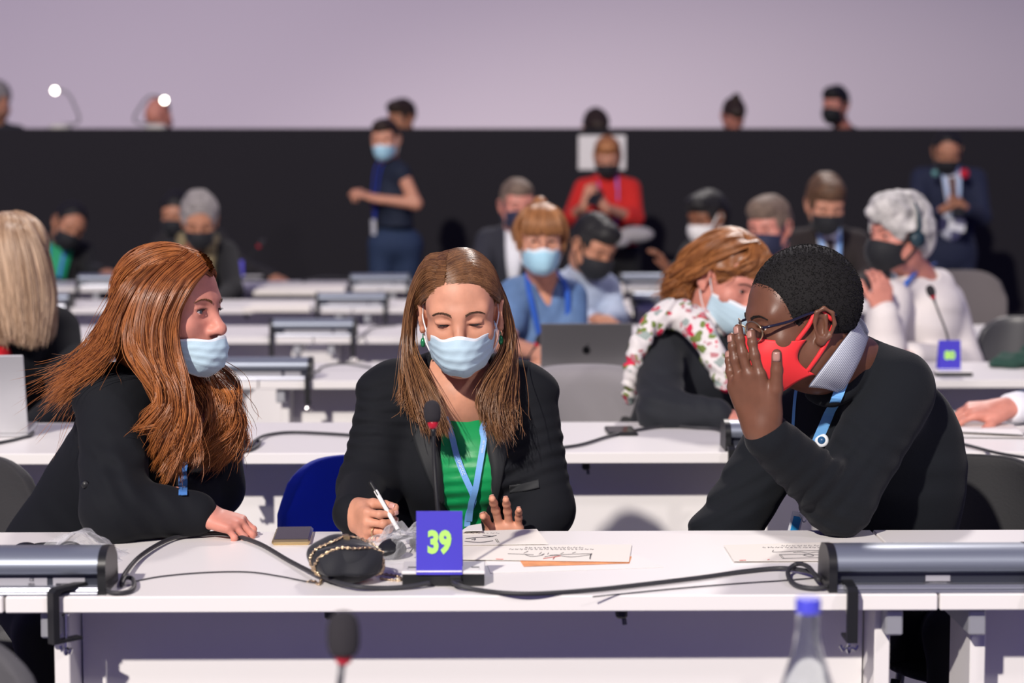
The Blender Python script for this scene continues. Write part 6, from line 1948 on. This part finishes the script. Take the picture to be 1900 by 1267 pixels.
person('standing man in navy suit with red poppy, looking at his phone, far right', (1757, 281, 13.1), 1.08, (-6, 24, 0), SK_WARM, (hair_short(.006, .080, -.045, front=False), M_hblack), ('cloth', M_maskblack),
       (1708, 330, 13.2), (1812, 332, 13.2), (1760, 314, 13.15), (1762, 470, 13.25), {'A': dict(e=(1702, 402, 13.1), w=(1742, 393, 12.9), d=V(.8, -.2, .2), n=V(.2, .3, 1), c=(.6, .7, .7, .7)), 'B': dict(e=(1822, 402, 13.1), w=(1792, 388, 12.9), d=V(-.7, -.2, .2), n=V(-.2, .3, 1), c=(.6, .7, .7, .7))},
       M_navy, legs=(k, a, M_navy), extra=poppy)
p = thing('phone', 'dark phone held by the standing man in navy suit', 'phone', W(1778, 385, 12.86)); MB().box(W(1778, 385, 12.86), (.075, .012, .14), rot(-5, -30, 10), .003).build('case', M_black, p)

# --- suited man behind the woman in blue
person('man in charcoal suit and open collar behind the woman in blue', (960, 380, 10.75), 1.12, (14, 6, 0), SK_PINK, (hair_short(.007, .062, -.045), M_hbgrey), ('cloth', M_masknavy),
       (905, 446, 10.9), (1006, 450, 10.9), (955, 424, 10.85), (950, 620, 10.95), {'A': dict(e=(888, 520, 10.75), w=(925, 545, 10.5)), 'B': dict(e=(1012, 530, 10.75), w=(985, 550, 10.5))},
       M_charcoal, extra=lapel_shirt(MATS['white_shirt'], None, None, None, .05, .28), legs=seat_legs(xw(950, 10.9), 10.95))
# --- woman in blue with ginger fringe
def fringe(root, c, R, s):
    G = lambda l: [c + s * (R @ V(*p)) for p in l]
    cv = sdf_net(hair_short(.006, .062, -.05, front=False) + [ell((0, .05, .122), (.030, .032, .028), k=.012)], .0055)
    fr_ = [G([(-.02, -.01, .124), (-.05, -.055, .105), (-.066, -.080, .06), (-.070, -.078, .02)]), G([(-.01, -.01, .127), (-.025, -.075, .105), (-.035, -.104, .06), (-.037, -.104, .024)]),
           G([(.0, -.01, .128), (.0, -.08, .108), (.0, -.112, .06), (.0, -.110, .022)]), G([(.01, -.01, .127), (.025, -.075, .105), (.035, -.104, .06), (.037, -.104, .024)]), G([(.02, -.01, .124), (.05, -.055, .105), (.066, -.080, .06), (.070, -.078, .02)])]
    sd_ = [[G([(q * .02, -.01, .125), (q * .06, -.03, .095), (q * .085, -.03, .045), (q * .082, -.035, 0), (q * .076, -.04, -.045)]), G([(q * .02, .01, .127), (q * .065, .01, .10), (q * .092, .03, .04), (q * .085, .07, 0), (q * .03, .11, .03)])] for q in (-1, 1)]
    hair_obj('hair', [(c + s * (cv[0] @ R.T), cv[1])], [sheet(fr_, 900, 16, .004, .003, 1.2, .5, .0013, .006, .12), sheet(sd_[0], 600, 16, .005, .004, 1.2, .5, .0013, .012, .1), sheet(sd_[1], 600, 16, .005, .004, 1.2, .5, .0013, .012, .1)], H_GING, root, (R, c, s), lift=.006)
    b = MB()
    for sd in (-1, 1): b.tube([c + s * (R @ V(sd * (.034 + .024 * math.cos(t)), -.112, -.004 + .02 * math.sin(t))) for t in np.linspace(0, 2 * math.pi, 20)], .0018, 6, False)
    b.build('eyeglasses', mat('rose_gold_rim', (.5, .3, .25), .3, .8), root, True)
person('woman in blue blouse with ginger fringe and light blue mask, blue lanyard, seated mid picture', (1003, 443, 7.5), 1.05, (4, 3, 0), SK_FAIR, None, ('surgical', M_maskcyan),
       (955, 548, 7.6), (1058, 552, 7.68), (1006, 520, 7.6), (1000, 720, 7.75), {'A': dict(e=(938, 640, 7.45), w=(1000, 655, 7.2), c=(.3, .3, .3, .3)), 'B': dict(e=(1062, 640, 7.55), w=(1030, 655, 7.25))},
       M_denim, bare=.35, vneck=.10, hair_fn=fringe, bust=.02, extra=lan_only(mat('cobalt_ribbon', (.025, .11, .52), .6), .26, .075, .10, .02), legs=seat_legs(xw(1000, 7.7), 7.75), sleeve_r=1.05, res=.007)
# --- man looking down, black mask
def specs(root, c, R, s):
    hair_mesh(hair_short(.010, .06, -.045, puff=.004), R, c, s, M_hblack, root, .005)
person('dark haired man in pale blue shirt and black mask looking down', (1100, 455, 9.1), 1.1, (38, 26, 6), SK_WARM, None, ('cloth', M_maskblack),
       (1038, 530, 9.1), (1125, 535, 9.3), (1082, 500, 9.22), (1070, 660, 9.35), {'A': dict(e=(1035, 585, 8.95), w=(1100, 590, 8.7), c=(.4, .5, .5, .5)), 'B': dict(e=(1140, 590, 9.15), w=(1110, 600, 8.85))},
       M_lightshirt, hair_fn=specs, legs=seat_legs(xw(1070, 9.3), 9.35), folds=[fold(W(1060, 530, 9.1), (.5, 0, 1), 60, .006, .2)])
# --- black hair, white mask
person('person with black hair and white mask in profile, behind the auburn haired woman', (1312, 402, 10.8), 1.08, (-48, 14, 0), SK_BROWN, (hair_short(.014, .058, -.08) + [ell((0, .075, -.01), (.07, .06, .085), k=.03)], M_hblack), ('cloth', M_maskwhite),
       (1285, 468, 10.85), (1375, 468, 10.95), (1328, 448, 10.9), (1330, 640, 11.0), {'A': dict(e=(1262, 510, 10.65), w=(1240, 500, 10.4), d=V(-.3, -.2, .5)), 'B': dict(e=(1385, 540, 10.8), w=(1350, 560, 10.5))},
       M_blackcl, legs=seat_legs(xw(1330, 10.95), 11.0))
# --- grey brown hair, navy mask
person('grey brown haired man with navy mask just behind the man in the red mask', (1428, 422, 9.1), 1.1, (-34, 6, -4), SK_PINK, (hair_short(.013, .056, -.05, puff=.004, noise=.002, freq=90), M_hbgrey), ('cloth', M_masknavy),
       (1385, 500, 9.1), (1490, 496, 9.3), (1440, 472, 9.2), (1440, 660, 9.35), {'A': dict(e=(1370, 580, 8.95), w=(1400, 600, 8.8)), 'B': dict(e=(1500, 580, 9.1), w=(1470, 600, 8.85))},
       M_charcoal, legs=seat_legs(xw(1440, 9.3), 9.35))
# --- brown suit
person('brown haired young man in dark suit and tie, black mask, looking down', (1532, 378, 10.6), 1.18, (6, 20, 0), SK_FAIR, (hair_short(.014, .058, -.05, puff=.006, noise=.002, freq=90), M_hbrown), ('cloth', M_maskblack),
       (1478, 448, 10.8), (1592, 450, 10.8), (1535, 424, 10.75), (1535, 620, 10.85), {'A': dict(e=(1465, 520, 10.65), w=(1500, 545, 10.4)), 'B': dict(e=(1605, 520, 10.65), w=(1575, 545, 10.4))},
       M_brownsuit, extra=lapel_shirt(M_shirtw, mat('dark_tie', (.03, .02, .025), .7), None, M_lan, .065, .34), legs=seat_legs(xw(1535, 10.8), 10.85))
# --- white haired woman
def curls(root, c, R, s):
    P = hair_short(.022, .050, -.045, puff=.012, noise=.005, freq=75) + [ell((0, .085, -.015), (.072, .045, .075), k=.03)]
    hair_mesh(P, R, c, s, M_hwhite, root, .005)
    b = MB(); b.tube(spline([c + s * (R @ V(x, .005, z)) for x, z in ((-.092, -.01), (-.100, .05), (-.07, .11), (0, .142), (.07, .11), (.100, .05), (.092, -.01))], 30), .008, 8)
    h = b.build('headphone_band', mat('dark_teal_plastic', (.02, .045, .06), .4), root, True)
    for sd in (-1, 1): MB().lathe(c + s * (R @ V(sd * .088, .008, -.012)), [(.028, -.012), (.032, 0), (.028, .014), (.0001, .016)], 18, R @ V(sd, 0, 0)).build('ear_cushion', MATS['dark_teal_plastic'], h, True)
def ww_extra(root, c, R, s, A, B, neck, hip, Rt):
    b = MB(); b.ribbon(spline([W(1735, 488, 7.75), W(1700, 505, 7.5), W(1672, 540, 7.38), W(1660, 580, 7.33)], 20), .018, (1, 0, .3), .003); b.build('lanyard', M_lan2, root)
person('curly white haired woman in cream blouse, black mask and headphones, right side', (1668, 436, 7.5), 1.1, (-62, 0, 0), SK_PINK, None, ('cloth', M_maskblack),
       (1650, 560, 7.42), (1752, 560, 7.72), (1706, 515, 7.6), (1740, 720, 7.8), {'A': dict(e=(1640, 640, 7.25), w=(1640, 578, 7.2), d=V(-.1, -.1, 1), n=V(-.3, .9, .1), c=(.5, .6, .6, .7), s=1.05), 'B': dict(e=(1790, 680, 7.6), w=(1690, 660, 7.3))},
       M_whitebl, sleeve_r=1.25, depth=.13, hair_fn=curls, extra=ww_extra, legs=seat_legs(xw(1740, 7.75), 7.8), res=.007, folds=[fold(W(1740, 600, 7.5), (.6, 0, .8), 20, .008, .3), fold(W(1660, 640, 7.3), (.2, 0, 1), 24, .006, .15)])
# --- auburn haired woman with floral scarf
M_floral = bpy.data.materials.new('floral_scarf'); M_floral.use_nodes = True
nt = M_floral.node_tree; bs = nt.nodes['Principled BSDF']; bs.inputs['Roughness'].default_value = .85
tc = nt.nodes.new('ShaderNodeTexCoord'); prev = None
base_c = (0.70, 0.66, 0.65, 1)
for i, (scale, col_, th, off) in enumerate(((24, (.16, .22, .05), .34, 0), (19, (.62, .02, .07), .27, 7.3), (27, (.48, .20, .22), .27, 3.1), (22, (.30, .36, .34), .27, 12.7))):
    mp = nt.nodes.new('ShaderNodeMapping'); mp.inputs['Location'].default_value = (off, off * .7, off * 1.3)
    vo = nt.nodes.new('ShaderNodeTexVoronoi'); vo.inputs['Scale'].default_value = scale
    nz = nt.nodes.new('ShaderNodeTexNoise'); nz.inputs['Scale'].default_value = 30
    add = nt.nodes.new('ShaderNodeVectorMath'); add.operation = 'MULTIPLY_ADD'; add.inputs[1].default_value = (.05, .05, .05)
    nt.links.new(tc.outputs['Object'], mp.inputs[0]); nt.links.new(nz.outputs['Color'], add.inputs[0]); nt.links.new(mp.outputs[0], add.inputs[2]); nt.links.new(tc.outputs['Object'], nz.inputs['Vector'])
    nt.links.new(add.outputs[0], vo.inputs['Vector'])
    lt = nt.nodes.new('ShaderNodeMath'); lt.operation = 'LESS_THAN'; lt.inputs[1].default_value = th
    nt.links.new(vo.outputs['Distance'], lt.inputs[0])
    mx = nt.nodes.new('ShaderNodeMixRGB'); mx.inputs[2].default_value = (*col_, 1)
    if prev is None: mx.inputs[1].default_value = base_c
    else: nt.links.new(prev, mx.inputs[1])
    nt.links.new(lt.outputs[0], mx.inputs[0]); prev = mx.outputs[0]
nt.links.new(prev, bs.inputs['Base Color'])
def auburn(root, c, R, s):
    cv = sdf_net(hair_short(.0105, .055, -.07, front=False, noise=.003, freq=70), .005)
    vl = sdf_net([ell(c + s * (R @ V(0, .07, -.03)), (.075, .075, .09), None, .03)], .006)
    G = lambda l: [c + s * (R @ V(*p)) for p in l]
    near = [G([(-.01, -.06, .125), (-.06, -.05, .10), (-.088, -.01, .05), (-.092, .03, 0), (-.085, .06, -.05), (-.075, .06, -.09)]),
            G([(-.01, -.02, .13), (-.07, .0, .105), (-.098, .03, .04), (-.10, .06, -.02), (-.09, .085, -.06), (-.085, .09, -.10)]),
            G([(0, .03, .13), (-.06, .06, .10), (-.09, .09, .03), (-.085, .11, -.03), (-.075, .12, -.07), (-.08, .125, -.11)]),
            G([(0, .07, .115), (-.03, .115, .06), (-.04, .13, 0), (-.03, .135, -.05), (-.03, .13, -.09), (-.04, .135, -.12)]),
            G([(.01, .07, .115), (.04, .11, .06), (.06, .12, 0), (.05, .13, -.05), (.05, .125, -.09), (.05, .13, -.12)])]
    frt = [G([(-.01, .03, .132), (-.03, -.04, .125), (-.055, -.085, .085), (-.075, -.07, .045), (-.088, -.03, .02)]), G([(0, .03, .132), (.01, -.045, .125), (.03, -.09, .09), (.055, -.085, .05), (.07, -.06, .02)])]
    hair_obj('hair', [(c + s * (cv[0] @ R.T), cv[1]), vl], [sheet(near, 2600, 26, .010, .022, 2.6, .5, .0013, .015, .2, clump=90), sheet(frt, 1100, 20, .007, .012, 2.2, .5, .0012, .01, .1, clump=45)], H_RED, root, (R, c, s), lift=.010)
def scarf15(root, c, R, s, A, B, neck, hip, Rt):
    pts = [W(1168, 742, 5.66), W(1172, 690, 5.62), W(1190, 632, 5.62), W(1220, 592, 5.66), W(1262, 582, 5.68), W(1300, 612, 5.62), W(1325, 660, 5.56), W(1345, 710, 5.53)]
    P = spline(pts, 26); rr = np.interp(np.linspace(0, 1, 26), [0, .3, .5, .7, 1], [.016, .022, .034, .036, .024])
    pr = [cap(P[i], P[i + 1], rr[i], rr[i + 1], .02) for i in range(25)]
    pr += [cap(W(1262, 592, 5.76), W(1330, 600, 5.80), .045, .04, .03), cap(W(1225, 605, 5.74), W(1250, 598, 5.80), .03, .035, .03)]
    pr.append(disp(lambda X, Y, Z: .006 * np.sin(120 * X + 30 * np.sin(8 * Z) + 60 * Y) * np.sin(40 * Z)))
    v, q = sdf_net(pr, .006); fast_mesh('scarf', v, q, M_floral, root)
    w_ = W(1332, 770, 5.46)
    MB().tube([w_ + .034 * V(0, math.cos(t), math.sin(t)) for t in np.linspace(0, 6.283, 20)], .005, 6, False).build('bracelet', mat('red_beads', (.45, .03, .03), .4), root, True)
person('auburn haired woman with white floral scarf and black jacket, surgical mask, second row', (1352, 520, 5.82), 1.12, (38, 20, 10), SK_PINK, None, ('surgical', M_maskblue),
       (1222, 655, 5.72), (1400, 660, 5.95), (1310, 612, 5.84), (1235, 860, 6.0), {'A': dict(e=(1228, 765, 5.48), w=(1335, 772, 5.44), d=V(1, -.1, -.1), c=(.5, .6, .6, .6), s=.95), 'B': dict(e=(1420, 780, 5.75), w=(1370, 795, 5.5))},
       mat('black_jacket_cloth', (.012, .014, .019), .85, sheen=.06), hair_fn=auburn, extra=scarf15, legs=seat_legs(xw(1240, 5.95), 6.0), res=.007, sleeve_r=1.12,
       folds=[fold(W(1225, 760, 5.5), (.4, 0, 1), 60, .006, .14), fold(W(1290, 770, 5.4), (1, 0, .3), 60, .004, .1)])
# --- person at the right edge: only a hand and cuff in the frame
def cuff22(root, c, R, s, A, B, neck, hip, Rt):
    w1 = W(1872, 757, 5.425); ax = unit(W(1990, 740, 5.62) - w1)
    MB().lathe(w1, [(.034, -.004), (.040, 0), (.043, .04), (.040, .07)], 24, ax).build('shirt_cuff', MATS['white_shirt'], root, True)
person('person beyond the right edge, only a hand with white cuff and blue sleeve showing', (2110, 470, 5.9), 1.08, (-20, 10, 0), SK_PINK, (hair_short(.008, .06, -.05), M_hbrown), ('cloth', M_maskblack),
       (2010, 620, 5.9), (2210, 620, 5.95), (2110, 590, 5.9), (2110, 880, 6.0), {'A': dict(e=(1990, 740, 5.62), w=(1862, 758, 5.42), d=V(-1, -.15, -.05), n=V(0, .35, -1), c=(.45, .6, .65, .7), t=(.7, .25), s=1.1, retract=.075), 'B': dict(e=(2240, 760, 5.7), w=(2180, 790, 5.5))},
       mat('slate_blue_jacket', (.05, .07, .14), .9), extra=cuff22, legs=seat_legs(xw(2110, 5.95), 6.0))

# --- people up on the podium
def podium(label, head, s, face, skin_m, hair, mask=None, top=M_blackcl, dx=0, **kw):
    px, py, Y = head; z0 = .6; hx = xw(px + dx, Y)
    kw.setdefault('legs', ([V(hx - .1, Y - .2, z0 + .48), V(hx + .1, Y - .2, z0 + .48)], [V(hx - .1, Y - .15, z0 + .09), V(hx + .1, Y - .15, z0 + .09)], M_trouser))
    person(label, head, s, face, skin_m, hair, mask, (px - 42 + dx, py + 62, Y + .12), (px + 42 + dx, py + 62, Y + .12), (px + dx, py + 44, Y + .08), (px + dx, py + 170, Y + .15),
           {'A': dict(e=(px - 50 + dx, py + 118, Y - .02), w=(px - 20 + dx, py + 112, Y - .2)), 'B': dict(e=(px + 50 + dx, py + 118, Y - .02), w=(px + 20 + dx, py + 112, Y - .2))}, top, base=z0, **kw)
podium('grey haired person on the podium cut off by the left edge', (-8, 186, 15.7), 1.15, (-40, 20, 0), SK_FAIR, (hair_short(.016, .05, -.06), M_hgrey), None, M_charcoal)
podium('bald man on the podium bowed behind a glowing lamp', (294, 214, 15.7), 1.12, (-30, 34, 0), SK_PINK, (hair_short(.003, .02, -.03) + [ell((0, -.03, .09), (.12, .105, .08), k=.02, op='s')], M_hblack), None)
podium('dark haired person on the podium above the standing woman in navy', (745, 218, 15.7), 1.1, (-40, 8, 0), SK_WARM, (hair_short(.016, .05, -.08), M_hdark), None)
podium('top of a brown haired head on the podium above the white notice', (1105, 238, 15.7), 1.15, (10, 40, 0), SK_FAIR, (hair_short(.016, .06, -.08), M_hdark), None)
podium('person with brown hair in a bun on the podium, head bowed', (1361, 214, 15.7), 1.08, (10, 40, 0), SK_PINK, (hair_short(.010, .05, -.07) + [ell((0, .03, .13), (.035, .035, .045), k=.02)], M_hdark), None)
podium('dark haired masked man on the podium turned to the left', (1550, 196, 15.7), 1.15, (-35, 2, 0), SK_PINK, (hair_short(.012, .055, -.05, puff=.008), M_hblack), ('cloth', M_maskblack), dx=16)
